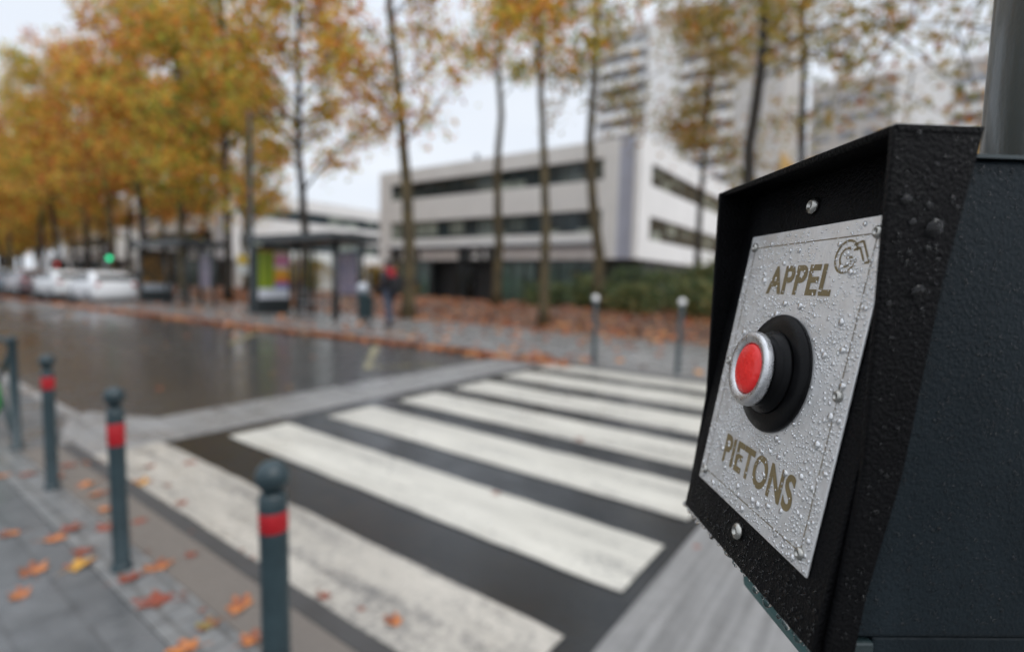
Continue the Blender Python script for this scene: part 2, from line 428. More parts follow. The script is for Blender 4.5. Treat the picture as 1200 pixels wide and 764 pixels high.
rows = [(1.305, 1.79, -4.98, -1.0, 1), (2.22, 2.79, -4.73, -.945, 0), (3.20, 3.79, -4.69, -.945, 0), (4.165, 4.80, -4.69, -.95, 0),
        (5.15, 5.86, -4.71, -.95, 0), (6.26, 6.98, -4.78, -.95, 0), (7.36, 7.95, -4.86, -.95, 0)]
b = MB()
for y0, y1, x0, x1, w in rows:
    n = 24; V = []
    for i in range(n + 1):
        x = x0 + (x1 - x0) * i / n
        V += [(x, y0 + random.uniform(-.006, .006), .012), (x, y1 + random.uniform(-.006, .006), .012)]
    b.add(V, [(2 * i, 2 * i + 2, 2 * i + 3, 2 * i + 1) for i in range(n)], w)
struct(b.build('crossing_stripes', [M_WHITE, M_WORN], fix=True))
def stroke(pts, w):
    b = MB()
    for (x0, y0), (x1, y1) in zip(pts, pts[1:]):
        d = Vector((x1 - x0, y1 - y0, 0)).normalized(); nn = Vector((-d.y, d.x, 0)) * w / 2
        p, q = Vector((x0, y0, .012)), Vector((x1, y1, .012))
        b.add([p - nn, q - nn, q + nn, p + nn], [(0, 1, 2, 3)])
    return b
stroke([(-6.7, 5.3), (-9.0, 7.35)], .13).build('yellow_road_marking', M_YELLOW)['kind'] = 'structure'
stroke([(-11.05, 5.26), (-13.0, 6.85)], .13).build('yellow_road_marking', M_YELLOW)['kind'] = 'structure'
stroke([(-6.25, 6.5), (-6.75, 5.5)], .10).build('yellow_road_marking', M_YELLOW)['kind'] = 'structure'
sheet('road_band', [(-29.4, 2.0), (-28.6, 2.0), (-28.1, 6.3), (-28.9, 6.3)], .008, M_BAND)
b = MB()
for k in range(6): b.add([(-27.6, 2.3 + k * .72, .012), (-24.6, 2.3 + k * .72, .012), (-24.4, 2.75 + k * .72, .012), (-27.4, 2.75 + k * .72, .012)], [(0, 1, 2, 3)])
struct(b.build('far_crossing_stripes', paint('faded_road_paint', (.30, .29, .28), .45, (.06, .058, .055))))
# near pavement
sheet('near_pavement', [(-160, -30), (40, -30), (40, .775), (-160, .775)], .02, M_PAVE, .1)
sheet('sett_strip', [(-160, .78), (40, .78), (40, .975), (-160, .975)], .022, M_SETT, .1)
sheet('asphalt_strip', [(-5.5, .98), (.6, .98), (.6, 1.20), (-5.5, 1.20)], .021, M_BROWN, .1)
sheet('asphalt_strip', [(.605, .98), (40, .98), (40, 1.20), (.605, 1.20)], .021, M_BROWN, .1)
sheet('asphalt_strip', [(-160, .98), (-5.505, .98), (-5.505, 1.20), (-6.4, 1.5), (-160, 1.58)], .021, M_PAVE, .1)
V = MB(); pts = [(-160, 1.585, 1.70), (-6.5, 1.505, 1.62), (-5.45, 1.205, 1.30), (40, 1.205, 1.262)]
for i, ((x0, a0, c0), (x1, a1, c1)) in enumerate(zip(pts, pts[1:])):
    V.prism([(x0, a0), (x1, a1), (x1, c1), (x0, c0)], -.08, .0195, 0 if i == 2 else 1)
struct(V.build('near_kerb', [pmat('dark_kerb', (.045, .043, .042), .5, .2, 4, .2, 60), M_BAND]))
# far pavement, kerb and planted ground
ys_rel = [0, .3, .6, 1.0, 1.4, 1.8, 2.4]
b = MB(); n = len(ys_rel) + 1; V = []
for x in xs:
    k = kerbY(x) + .16
    for r_ in ys_rel: V.append((x, k + r_, farZ(x, k + r_)))
    V.append((x, 12.45, .12))
b.add(V, [(i * n + j, (i + 1) * n + j, (i + 1) * n + j + 1, i * n + j + 1) for i in range(len(xs) - 1) for j in range(n - 1)], 0, True)
struct(b.build('far_pavement', M_FARPAVE))
b = MB()
for x0, x1 in zip(xs, xs[1:]):
    P = []
    for x in (x0, x1):
        k = kerbY(x); z = farZ(x, k) + .004
        P += [(x, k, -.03), (x, k, z - .012), (x, k + .012, z), (x, k + .162, z)]
    b.add(P, [(0, 4, 5, 1), (1, 5, 6, 2), (2, 6, 7, 3)])
struct(b.build('far_kerb', M_KERB))
grid('planted_ground', [-160, -120, -80, -60, -50] + list(np.arange(-44, 20.1, 1.0)) + [40], [12.2, 12.6, 13.2, 14, 15, 16, 17, 18, 19.5, 21, 22.5, 24, 25, 60, 200], bermZ, M_SOIL)

# ------------------------------------------------------------------ push-button box
TI = 0.16385; ct, st = math.cos(TI), math.sin(TI)
box = thing('push_button_box', 'black hooded box with wet steel plate and round red push button on the pole', 'push button', (-.0413, .2552, 1.4120), -R(52.09))
def pl(u, v, w=0): return Vector((u, v * st - w * ct, v * ct + w * st))      # plate frame -> box frame (x across, y inward, z up)
PM = Matrix(((1, 0, 0, 0), (0, st, -ct, 0), (0, ct, st, 0), (0, 0, 0, 1)))      # lathe z axis -> plate normal
def at(u, v, w=0): return Matrix.Translation(pl(u, v, w)) @ PM
sidef = lambda a, z, h: (h, -a, z)
b = MB()
b.prism([(pl(0, -.0875, -.0011).y, pl(0, -.0875, -.0011).z), (pl(0, .0915, -.0011).y, pl(0, .0915, -.0011).z), (.0264, .0880), (.0100, -.0225), (.0020, -.063), (-.0006, -.0858)], -.0622, .0600, 0, lambda y, z, h: (h, y, z))
RW = [(.0020, .0899), (.0026, -.0230), (.0072, -.0615), (.0096, -.0800), (.0104, -.0872), (.0004, -.0872), (-.0024, -.0630), (-.0108, -.0225), (-.0184, .0420), (-.0270, .0899)]
b.prism(RW, .0603, .0630, 0, sidef)
b.prism([(p[0] + (.001 if i < 5 else 0), p[1]) for i, p in enumerate(RW)], -.0652, -.0625, 0, sidef)
b.prism([(.0020, .0903), (.0012, .0876), (-.0262, .0876), (-.0270, .0903)], -.0655, .0633, 0, sidef)
house = b.build('housing', M_BLACK, box, .0007)
b = MB(); b.prism([(-.0500, -.066), (.0500, -.066), (.0500, .066), (-.0500, .066)], -.0009, 0, 0, lambda u, v, w: pl(u, v, w))
plate = b.build('face_plate', M_PLATE, box, .0004)
b = MB()
for u0, u1, v0, v1 in ((-.0435, .0435, .0592, .0597), (-.0435, .0435, -.0597, -.0592), (-.0440, -.0435, -.0597, .0597), (.0435, .0440, -.0597, .0597)):
    b.add([pl(u0, v0, .0001), pl(u1, v0, .0001), pl(u1, v1, .0001), pl(u0, v1, .0001)], [(0, 1, 2, 3)])
b.build('engraved_border', M_LINE, plate)
def text_mesh(body, u0, u1, v0, v1, w, bold=.02):
    cu = bpy.data.curves.new('txt', 'FONT'); cu.body = body; cu.offset = bold; cu.extrude = 0; cu.resolution_u = 6; cu.space_character = 1.06
    o = bpy.data.objects.new('txt', cu); COL.objects.link(o); dg = bpy.context.evaluated_depsgraph_get()
    me = bpy.data.meshes.new_from_object(o.evaluated_get(dg)); bpy.data.objects.remove(o)
    P = np.array([v.co[:] for v in me.vertices]); lo, hi = P.min(0), P.max(0)
    return me, lo, hi, (u0, u1, v0, v1, w)
def lettering(name, body, rect, mat, parent, fn, bold=.02):
    me, lo, hi, (u0, u1, v0, v1, w) = text_mesh(body, *rect, bold)
    for v in me.vertices:
        a = (v.co.x - lo[0]) / (hi[0] - lo[0]); c = (v.co.y - lo[1]) / (hi[1] - lo[1])
        v.co = fn(u0 + (u1 - u0) * a, v0 + (v1 - v0) * c, w)
    me.materials.clear(); me.materials.append(mat); me.update()
    return link(name, me, parent)
lettering('lettering', 'APPEL', (-.0238, .0252, .0362, .0494, .00012), M_GOLD, plate, pl, .03)
lettering('lettering', 'PIETONS', (-.0290, .0325, -.0500, -.0352, .00012), M_GOLD, plate, pl, .03)
b = MB()        # emblem: ring with a curl inside and an angular stroke
def band(pts, wd, w=.00012):
    for (a0, b0), (a1, b1) in zip(pts, pts[1:]):
        d = Vector((a1 - a0, b1 - b0)).normalized(); nx, ny = -d.y * wd / 2, d.x * wd / 2
        b.add([pl(a0 - nx, b0 - ny, w), pl(a1 - nx, b1 - ny, w), pl(a1 + nx, b1 + ny, w), pl(a0 + nx, b0 + ny, w)], [(0, 1, 2, 3)])
arc = lambda cx, cy, r, t0, t1, n=20: [(cx + r * math.cos(R(t0 + (t1 - t0) * i / n)), cy + r * math.sin(R(t0 + (t1 - t0) * i / n))) for i in range(n + 1)]
band(arc(.0295, .0517, .0062, 20, 350), .0010); band(arc(.0297, .0514, .0036, 60, 330), .0009)
band([(.0297, .0514), (.0330, .0514), (.0330, .0485)], .0009)
band([(.0325, .0560), (.0372, .0572), (.0428, .0490), (.0402, .0490), (.0362, .0548), (.0330, .0540)], .0009)
b.build('emblem', M_GOLD, plate)
# push button
b = MB(); b.lathe([(.0262, 0), (.0264, .0012), (.0256, .0022), (.0215, .0026), (.0195, .0030), (.0185, .0030)], 48, 0, at(0, .0008, 0)); b.build('flange', M_RUBBER, box)
b = MB(); b.lathe([(.0186, .0028), (.0184, .0042), (.0162, .0058), (.0156, .0062), (.0155, .0100)], 48, 0, at(0, .0008, 0)); b.build('button_barrel', M_RUBBER, box)
b = MB(); b.lathe([(.0150, .0096), (.0164, .0097), (.0166, .0104), (.0166, .0122), (.0160, .0132), (.0142, .0136), (.0120, .0130), (.0113, .0124), (.0112, .0100)], 64, 0, at(0, .0008, 0)); b.build('button_ring', M_CHROME, box)
b = MB(); b.lathe([(.0111, .0095), (.0111, .0122), (.0106, .0129), (.0095, .0134), (.0070, .0139), (.0035, .0141), (0, .0141)], 48, 0, at(0, .0008, 0)); b.build('button_cap', M_CAP, box)
def screw(u, v, r, w0, hexr):
    b = MB(); b.lathe([(r, w0), (r, w0 + r * .25), (r * .85, w0 + r * .5), (r * .55, w0 + r * .62), (hexr, w0 + r * .64), (hexr * .96, w0 + r * .25), (0, w0 + r * .22)], 24, 0, at(u, v))
    s = b.build('screw', M_SCREW, box)
    b = MB(); b.lathe([(hexr * .9, w0 + r * .26), (0, w0 + r * .27)], 6, 0, at(u, v)); b.build('socket', M_SLOT, s)
for u, v in ((-.0440, .0598), (.0440, .0598), (.0440, 0), (-.0440, 0), (.0440, -.0598), (-.0440, -.0598)): screw(u, v, .0024, 0, .0011)
for u, v in ((-.0016, .0757), (-.0009, -.0735)): screw(u, v, .0038, -.0011, .0018)

# water drops: low domes lying on a surface
def domes(name, spots, fn, parent, mat=M_WATER, hgt=.42, n=10):
    """spots: (a, b, radius); fn(a, b, h) -> point"""
    V, F = [], []
    prof = [(1, 0), (.93, .42), (.72, .76), (.38, .95)]
    for a, b_, r in spots:
        ex = random.uniform(.82, 1.18); rot = random.uniform(0, math.pi); ca, sa = math.cos(rot), math.sin(rot); wob = [random.uniform(.84, 1.16) for _ in range(n)]
        o = len(V)
        for q, h in prof:
            for k in range(n):
                t = 2 * math.pi * k / n; x = r * q * ex * math.cos(t) * wob[k]; y = r * q / ex * math.sin(t) * wob[k]
                V.append(fn(a + x * ca - y * sa, b_ + x * sa + y * ca, r * hgt * h))
        V.append(fn(a, b_, r * hgt))
        for j in range(3):
            for k in range(n): F.append((o + j * n + k, o + j * n + (k + 1) % n, o + (j + 1) * n + (k + 1) % n, o + (j + 1) * n + k))
        for k in range(n): F.append((o + 3 * n + k, o + 3 * n + (k + 1) % n, o + 4 * n))
    me = bpy.data.meshes.new(name); me.from_pydata([tuple(p) for p in V], [], F); me.materials.append(mat)
    me.polygons.foreach_set('use_smooth', [True] * len(F)); me.update()
    bm = bmesh.new(); bm.from_mesh(me); bmesh.ops.recalc_face_normals(bm, faces=bm.faces); bm.to_mesh(me); bm.free()
    o = link(name, me, parent); o['kind'] = 'stuff'; return o
def scatter(n, x0, x1, y0, y1, rf, ok=lambda a, b: True, gap=1.0):
    cell = .003; G = {}; out_ = []
    for _ in range(n):
        a, b_, r = random.uniform(x0, x1), random.uniform(y0, y1), rf()
        if not ok(a, b_): continue
        i, j = int(a / cell), int(b_ / cell); good = True
        for p in range(i - 2, i + 3):
            for q in range(j - 2, j + 3):
                for (c, d, s) in G.get((p, q), ()):
                    if (a - c) ** 2 + (b_ - d) ** 2 < (gap * (r + s)) ** 2: good = False; break
                if not good: break
            if not good: break
        if good: G.setdefault((i, j), []).append((a, b_, r)); out_.append((a, b_, r))
    return out_
def dens(a, b_):
    q = math.sin(a * 190 + 1.3 * math.sin(b_ * 140)) + math.sin(b_ * 160 + 2 * math.sin(a * 120)) + .8 * math.sin((a + b_) * 330)
    return random.random() < max(.12, min(1, .72 + .38 * q))
okp = lambda a, b_: dens(a, b_) and not ((-.026 < a < .027 and .035 < b_ < .0505 or -.031 < a < .034 and -.051 < b_ < -.034) and random.random() < .88) and a * a + (b_ - .0008) ** 2 > .0275 ** 2 and (b_ < .05 or random.random() < .35)
spots = scatter(900, -.049, .049, -.065, .064, lambda: random.choice([random.uniform(.0006, .0010)] * 3 + [random.uniform(.0010, .0019)]), okp, .8) 
spots = spots + [s for s in scatter(14000, -.049, .049, -.065, .064, lambda: random.choice([random.uniform(.00025, .0005), random.uniform(.0004, .0008)]), okp, .74)
                 if all((s[0] - q[0]) ** 2 + (s[1] - q[1]) ** 2 > (.82 * (s[2] + q[2])) ** 2 for q in spots)]
domes('water_drops', spots, lambda a, b_, h: pl(a, b_, h + .00002), plate, M_WATERP, .48)
def sideok(a, z): # a = depth y
    lo = interp(z, [(-.0872, -.0104), (-.0615, -.0072), (-.023, -.0026), (.0899, -.0020)]); hi = interp(z, [(-.0905, -.0008), (-.063, .0024), (-.0225, .0108), (.042, .0184), (.0899, .027)])
    return lo + .0012 < a < hi - .0012
sp = scatter(480, -.012, .028, -.085, .089, lambda: random.choice([random.uniform(.0003, .0006)] * 5 + [random.uniform(.0006, .0011)]), sideok)
domes('water_drops', sp, lambda y, z, h: (.0632 + h, y, z), house)
big = [(.0035, .067, .0018), (.0135, .0585, .0030), (.0098, .0387, .0021), (.0110, .0655, .0012), (.006, .060, .0013), (.012, .052, .0011)]
domes('water_drops', big, lambda y, z, h: (.0633 + h, y, z), house, hgt=.36, n=14)
# hanging drops along the lower lip
hang = []
b = MB()
for k in range(46):
    u = -.064 + .126 * k / 45 + random.uniform(-.001, .001); r = random.choice([.0006, .0009, .0013, .0018]) * random.uniform(.8, 1.1)
    q = pl(u, -.0876, -.0012 - random.uniform(0, .002)); b.sphere((q.x, q.y, q.z - r * .3), r, 10, 7, 0, (1, 1, 1.25))
b.build('hanging_drops', M_WATER, house, fix=False)['kind'] = 'stuff'
base_sp = scatter(520, -.060, .058, -.086, -.0675, lambda: random.uniform(.0003, .0010))
domes('water_drops', base_sp, lambda a, b_, h: pl(a, b_, -.0011 + h), house)

# ------------------------------------------------------------------ signal pole carrying the box (same local frame)
pole = thing('signal_pole', 'dark green-grey signal pole with a flat casing behind the button box', 'pole', (-.0413, .2552, 0), -R(52.09))
Zb = 1.4120
b = MB(); b.lathe([(.085, .02), (.085, .035), (.060, .05), (.0575, .06), (.0570, 1.0), (.0565, 3.4), (.0565, 3.45), (0, 3.46)], 40, 0, Matrix.Translation((0.0, .1600, 0))); b.build('shaft', M_POLE, pole)
b = MB()
b.prism([(.0282, .0820), (.1300, .0830), (.1300, -.0838), (.0010, -.0838), (.0038, -.063), (.0118, -.0225)], -.0500, .0552, 0, lambda y, z, h: (h, y, z + Zb))
case = b.build('casing', M_CASE, pole, .0015)
b = MB(); b.box(-.0515, .0570, .0290, .1310, Zb + .0823, Zb + .0835); b.build('casing_lid', M_POLE, case)
b = MB(); b.prism([(.006, -.0842), (.10, -.0842), (.10, -.122), (.05, -.128), (.016, -.123), (.006, -.1135)], -.030, .0450, 0, lambda y, z, h: (h, y, z + Zb)); b.build('bracket', M_TEAL, pole, .003)
b = MB(); b.box(.0455, .0540, .0125, .12, Zb - .130, Zb - .0842); b.build('skirt', M_CASE, pole, .001)
b = MB(); b.box(.0500, .0560, .0005, .0120, Zb - .096, Zb - .0850); b.build('clip', M_POLE, pole, .001)
def caseok(y, z): return y > interp(z, [(-.084, .001), (-.063, .0035), (-.0225, .012), (.082, .0285)]) + .001
sp = scatter(2600, .001, .075, -.082, .081, lambda: random.choice([random.uniform(.00025, .00045)] * 8 + [random.uniform(.0005, .0008)]), caseok)
domes('water_drops', sp, lambda y, z, h: (.05525 + h, y, z + Zb), case)

# ------------------------------------------------------------------ bollards
def bollard(label, x, y, z, lean=(0, 0), H=.888, r_=.036, b0=.20, b1=.30):
    t = thing('bollard', label, 'bollard', (x, y, z), 0, 'red banded bollards along the near kerb'); t.rotation_euler = (lean[0], lean[1], 0)
    k = r_ / .045
    b = MB(); b.lathe([(.060 * k, 0), (.060 * k, .012), (.052 * k, .022), (.0455 * k, .03), (.0450 * k, .50), (.0450 * k, H - .150), (.0445 * k, H - .113), (.040 * k, H - .108), (.034 * k, H - .100)], 28); b.build('post', M_BOLL, t)
    b = MB(); b.lathe([(r_ + .0006, H - b1), (r_ + .001, H - b1 + .001), (r_ + .001, H - b0 - .001), (r_ + .0006, H - b0)], 28); b.build('red_band', M_RED, t)
    b = MB(); r = .0525 * min(1, k * 1.08); b.lathe([(.028 * k, H - .102)] + [(r * math.sin(R(a)), H - r - r * math.cos(R(a))) for a in range(40, 181, 14)] + [(0, H)], 28); b.build('ball_head', M_BOLL, t)
    return t
B3 = bollard('nearest red banded bollard, its foot cut by the bottom edge of the photo', -1.5415, .865, .02, (0, R(-1.2)), .848, .0435, .163, .226)
bollard('middle of the three red banded bollards, ringed by fallen leaves', -2.93, .865, .02, (0, R(-1.4)), .888, .0355, .175, .279)
bollard('farthest red banded bollard, next to the cross braced barrier', -4.38, .93, .02, (0, R(.4)), .888, .0345, .145, .225)
def white_bollard(label, x, y, lean=0):
    t = thing('bollard', label, 'bollard', (x, y, farZ(x, y) - .002), 0, 'white topped bollards across the road'); t.rotation_euler = (0, lean, 0)
    H = 1.235
    b = MB(); b.lathe([(.055, 0), (.055, .012), (.046, .02), (.042, .03), (.0415, H - .10), (.034, H - .09)], 20); b.build('post', M_BOLL, t)
    b = MB(); r = .058; b.lathe([(.028, H - .105)] + [(r * math.sin(R(a)), H - r - r * math.cos(R(a))) for a in range(36, 181, 16)] + [(0, H)], 20); b.build('ball_head', M_BALL, t)
white_bollard('white topped bollard across the road in front of the curved plane tree', -4.30, 8.42, R(-1))
white_bollard('white topped bollard across the road beside the black button box', -2.82, 8.50, R(1))

# barrier at the left edge
t = thing('barrier', 'dark green cross braced pedestrian barrier cut by the left edge', 'barrier', (-5.57, .98, .022))
for dx in (0, -1.25):
    b = MB(); b.lathe([(.05, 0), (.05, .012), (.031, .02), (.030, .86), (.033, .865), (.033, .885), (.02, .90), (0, .902)], 20, 0, Matrix.Translation((dx, 0, 0))); b.build('post', M_BOLL, t)
for z0, z1, dy in ((.83, .12, .012), (.12, .83, -.012)):
    b = MB(); b.tube([(-.02, dy, z0), (-1.23, dy, z1)], .019, 12); b.build('brace', M_BOLL, t)
b = MB(); b.tube([(-.02, 0, .845), (-1.23, 0, .845)], .019, 12); b.build('rail', M_BOLL, t)
t = thing('litter_bag', 'bright green litter bag hanging at the barrier at the left edge', 'litter bag', (-5.93, .80, .022))
b = MB(); b.lathe([(.0, .16), (.12, .18), (.165, .30), (.16, .46), (.12, .54), (.06, .57), (.08, .60), (.0, .60)], 16, 0); b.build('bag', pmat('green_plastic', (.05, .30, .07), .4, .2, 12, .5, 20), t)
b = MB(); b.tube([(0, 0, 0), (0, 0, .56)], .016, 10); b.build('stand', M_BOLL, t)

# ------------------------------------------------------------------ near fallen leaves, each one an object
def leaf_mesh(seed):
    r0 = random.Random(seed); N = 40; P = []
    lobes = [(90, 1.0), (38, .86), (142, .86), (-18, .62), (198, .62)]
    for i in range(N):
        a = -90 + 360 * i / N + 4.5
        r = .30
        for la, lr in lobes:
            d = abs((a - la + 180) % 360 - 180)
            if d < 30: r = max(r, .30 + (lr - .30) * (1 - d / 30) ** .75)
        r *= 1 + r0.uniform(-.07, .07)
        P.append((r * math.cos(R(a)), r * math.sin(R(a))))
    cu, cv, tw = r0.uniform(.15, .5), r0.uniform(-.25, .35), r0.uniform(-.3, .3)
    z = lambda x, y: .03 + abs(cu * x * x + cv * y * y + tw * x * y + .04 * math.sin(7 * x + seed) * math.sin(6 * y))
    V = [(0, -.05, z(0, -.05))] + [(x * .5, y * .5, z(x * .5, y * .5)) for x, y in P] + [(x, y, z(x, y)) for x, y in P]
    F = [(0, 1 + i, 1 + (i + 1) % N) for i in range(N)] + [(1 + i, 1 + N + i, 1 + N + (i + 1) % N, 1 + (i + 1) % N) for i in range(N)]
    b = MB(); b.add(V, F, 0, True); b.tube([(0, -.26, z(0, -.26)), (.03, -.6, .05), (.08, -.9, .04)], [.022, .016, .014], 5)
    me = b.build('leaf_proto', one_leaf_mat('o'), None).data; return me
protos = []
for s_ in range(9):
    me = leaf_mesh(s_); protos.append(me)
for o in [o for o in bpy.data.objects if o.name.startswith('leaf_proto')]: bpy.data.objects.remove(o)
PM_ = {}
def leafm(s_, k):
    if (s_, k) not in PM_:
        me = protos[s_].copy(); me.materials.clear(); me.materials.append(one_leaf_mat(k)); PM_[(s_, k)] = me
    return PM_[(s_, k)]
LV = [(-3.77, .63, 'o', 'small orange leaf alone on the grey paving, farther of the two loners'), (-3.53, .73, 'o', 'orange leaf on grey paving left of the middle bollard foot'),
      (-3.6, .82, 'r', 'dark red leaf on the setts left of the middle bollard'), (-3.26, .81, 'r', 'red-brown leaf on the setts touching the big yellow leaf'),
      (-3.11, .73, 'y', 'big yellow-orange leaf on the paving left of the middle bollard'), (-3.21, .60, 'o', 'broad rusty leaf on the grey paving beside the yellow leaf'),
      (-3.0, .51, 'o', 'orange leaf closest to the left edge on the grey paving'), (-2.80, .965, 'o', 'pale orange leaf at the foot of the middle bollard'),
      (-2.80, .84, 'r', 'dark red leaf at the foot of the middle bollard'), (-2.5, .87, 'r', 'large dark red leaf spread over the granite setts'),
      (-2.19, 1.05, 'o', 'bright orange leaf on the brown asphalt left of the nearest bollard'), (-2.17, .91, 'g', 'olive green leaf on the setts left of the nearest bollard'),
      (-1.95, .98, 'o', 'orange leaf at the bottom edge beside the nearest bollard'), (-2.09, .82, 'o', 'rusty leaf on the setts at the bottom edge'),
      (-4.29, 1.10, 'o', 'rust leaf behind the middle bollard shaft'), (-4.77, 1.26, 'o', 'orange leaf at the far end of the kerb by the light band'),
      (-4.82, 1.13, 'r', 'reddish leaf by the far end of the kerb'), (-4.79, .88, 'r', 'dark red leaf between barrier and farthest bollard'),
      (-4.9, .76, 'o', 'orange leaf on paving under the barrier post'), (-6.07, 1.42, 'r', 'small red leaf on the kerb beyond the light band'),
      (-4.05, 1.07, 'o', 'orange leaf on brown asphalt between the two farther bollards'), (-3.74, 1.02, 'o', 'yellowish leaf on asphalt just behind the middle bollard'),
      (-3.41, 1.10, 'r', 'red leaf on brown asphalt right of the middle bollard'), (-2.8, 1.12, 'r', 'rust leaf alone on the brown asphalt strip'),
      (-4.06, 1.34, 'y', 'bright yellow leaf at the edge of the first white stripe'), (-3.91, 1.42, 'b', 'dark brown leaf on the worn stripe by the yellow leaf'),
      (-3.51, 1.36, 'r', 'red leaf on the outer edge of the worn stripe'), (-4.24, 1.72, 'r', 'rust leaf on the far end of the worn stripe'),
      (-4.39, 1.47, 'b', 'faded brown leaf on the far end of the worn stripe'), (-1.98, 1.34, 'r', 'small red leaf on the worn stripe right of the nearest bollard'),
      (-1.6, 1.42, 'o', 'orange leaf on the worn stripe at the bottom edge'), (-1.78, 1.39, 'r', 'tiny red leaf on the worn stripe beside the orange one'),
      (-2.1, 2.76, 'r', 'tiny red leaf on the second white stripe'), (-2.27, 4.21, 'r', 'small red leaf on the fourth white stripe'),
      (-.84, 3.28, 'o', 'orange leaf under the corner of the button box'), (-.80, 2.89, 'p', 'small pinkish leaf on the concrete band below the box'),
      (-8.3, 4.05, 'y', 'yellow-brown leaf alone on the wet road, farther one'), (-6.26, 3.72, 'y', 'yellow-brown leaf on the wet road near the light band'),
      (-3.45, .95, 'r', 'red leaf among the setts behind the dark red one'), (-4.6, 1.0, 'o', 'orange leaf tucked behind the farthest bollard')]
LSZ = {4: .115, 5: .115, 9: .13, 7: .10, 8: .10, 12: .10, 10: .095, 32: .045, 33: .07, 31: .03, 35: .035, 34: .10, 29: .05, 30: .075, 26: .07, 25: .05, 28: .07, 23: .06, 22: .06}
for i, (x, y, k, lab) in enumerate(LV):
    me = leafm(i % 9, k); o = link('fallen_leaf', me)
    zz = .022 if y < 1.25 else (.013 if x > -5 and x < -.9 else .009)
    if k == 'p' or (x > -.9): zz = .009
    s_ = LSZ.get(i, .085) * random.uniform(.92, 1.08)
    o.location = (x, y, zz - s_ * .02); o.rotation_euler = (random.uniform(-.08, .08), random.uniform(-.08, .08), random.uniform(0, 6.28)); o.scale = (s_ * random.uniform(.7, 1.05), s_, s_ * .8)
    tag(o, lab, 'leaf', 'fallen leaves on the near pavement and crossing')

for _ in range(26):
    yy = random.choice([random.gauss(.99, .03), random.gauss(1.22, .03), random.uniform(.3, .95), random.gauss(1.33, .06)]); x = random.uniform(-4.9, -1.3) if yy > .8 else random.uniform(-4.2, -2.6)
    o = link('leaf_scrap', leafm(random.randrange(9), random.choice('brb'))); s_ = random.uniform(.016, .034)
    o.location = (x, yy, .022 if yy < 1.25 else .013); o.rotation_euler = (0, 0, random.uniform(0, 6.28)); o.scale = (s_ * random.uniform(.4, 1), s_, s_ * .5)
    tag(o, 'tiny torn brown scrap of leaf stuck to the wet ground by the near kerb', 'leaf', 'leaf scraps along the near kerb')
# leaf litter across the road (nobody could count it)
def litter(name, pts, size):
    C = np.array(pts); leaf_cloud(name, C, size, M_LITTER, None, .8)['kind'] = 'stuff'
pts = []
for _ in range(2600):
    x = -4.5 - abs(random.gauss(0, 1)) * 22; y = laneY(x) if random.random() < .75 else kerbY(x)
    if x < -80: continue
    if random.random() < .9: pts.append((x, y - abs(random.gauss(0, .16)) - .04, .03))
    else: yy = kerbY(x) + .16 + abs(random.gauss(0, .35)); pts.append((x, yy, farZ(x, yy) + .03))
litter('kerb_leaf_litter', pts, .17)
pts = []
for _ in range(9000):
    x = random.uniform(-46, 1) if random.random() < .85 else random.uniform(-85, -46); y = 11.6 + abs(random.gauss(0, 1)) * 6.0
    if y > 25.5: continue
    if y < 12.4 and random.random() < .6: continue
    pts.append((x, y, (bermZ(x, y) if y > 12.4 else .12) + .035))
for _ in range(420):
    x = random.uniform(-40, 1); y = random.uniform(8.4, 12.2); pts.append((x, y, farZ(x, y) + .025))
litter('leaf_litter', pts, .20)
pts = []
for _ in range(45):
    x = random.uniform(-30, -6.5); pts.append((x, random.uniform(2.2, kerbY(x) - .3), .02))
litter('road_leaf_litter', pts, .12)

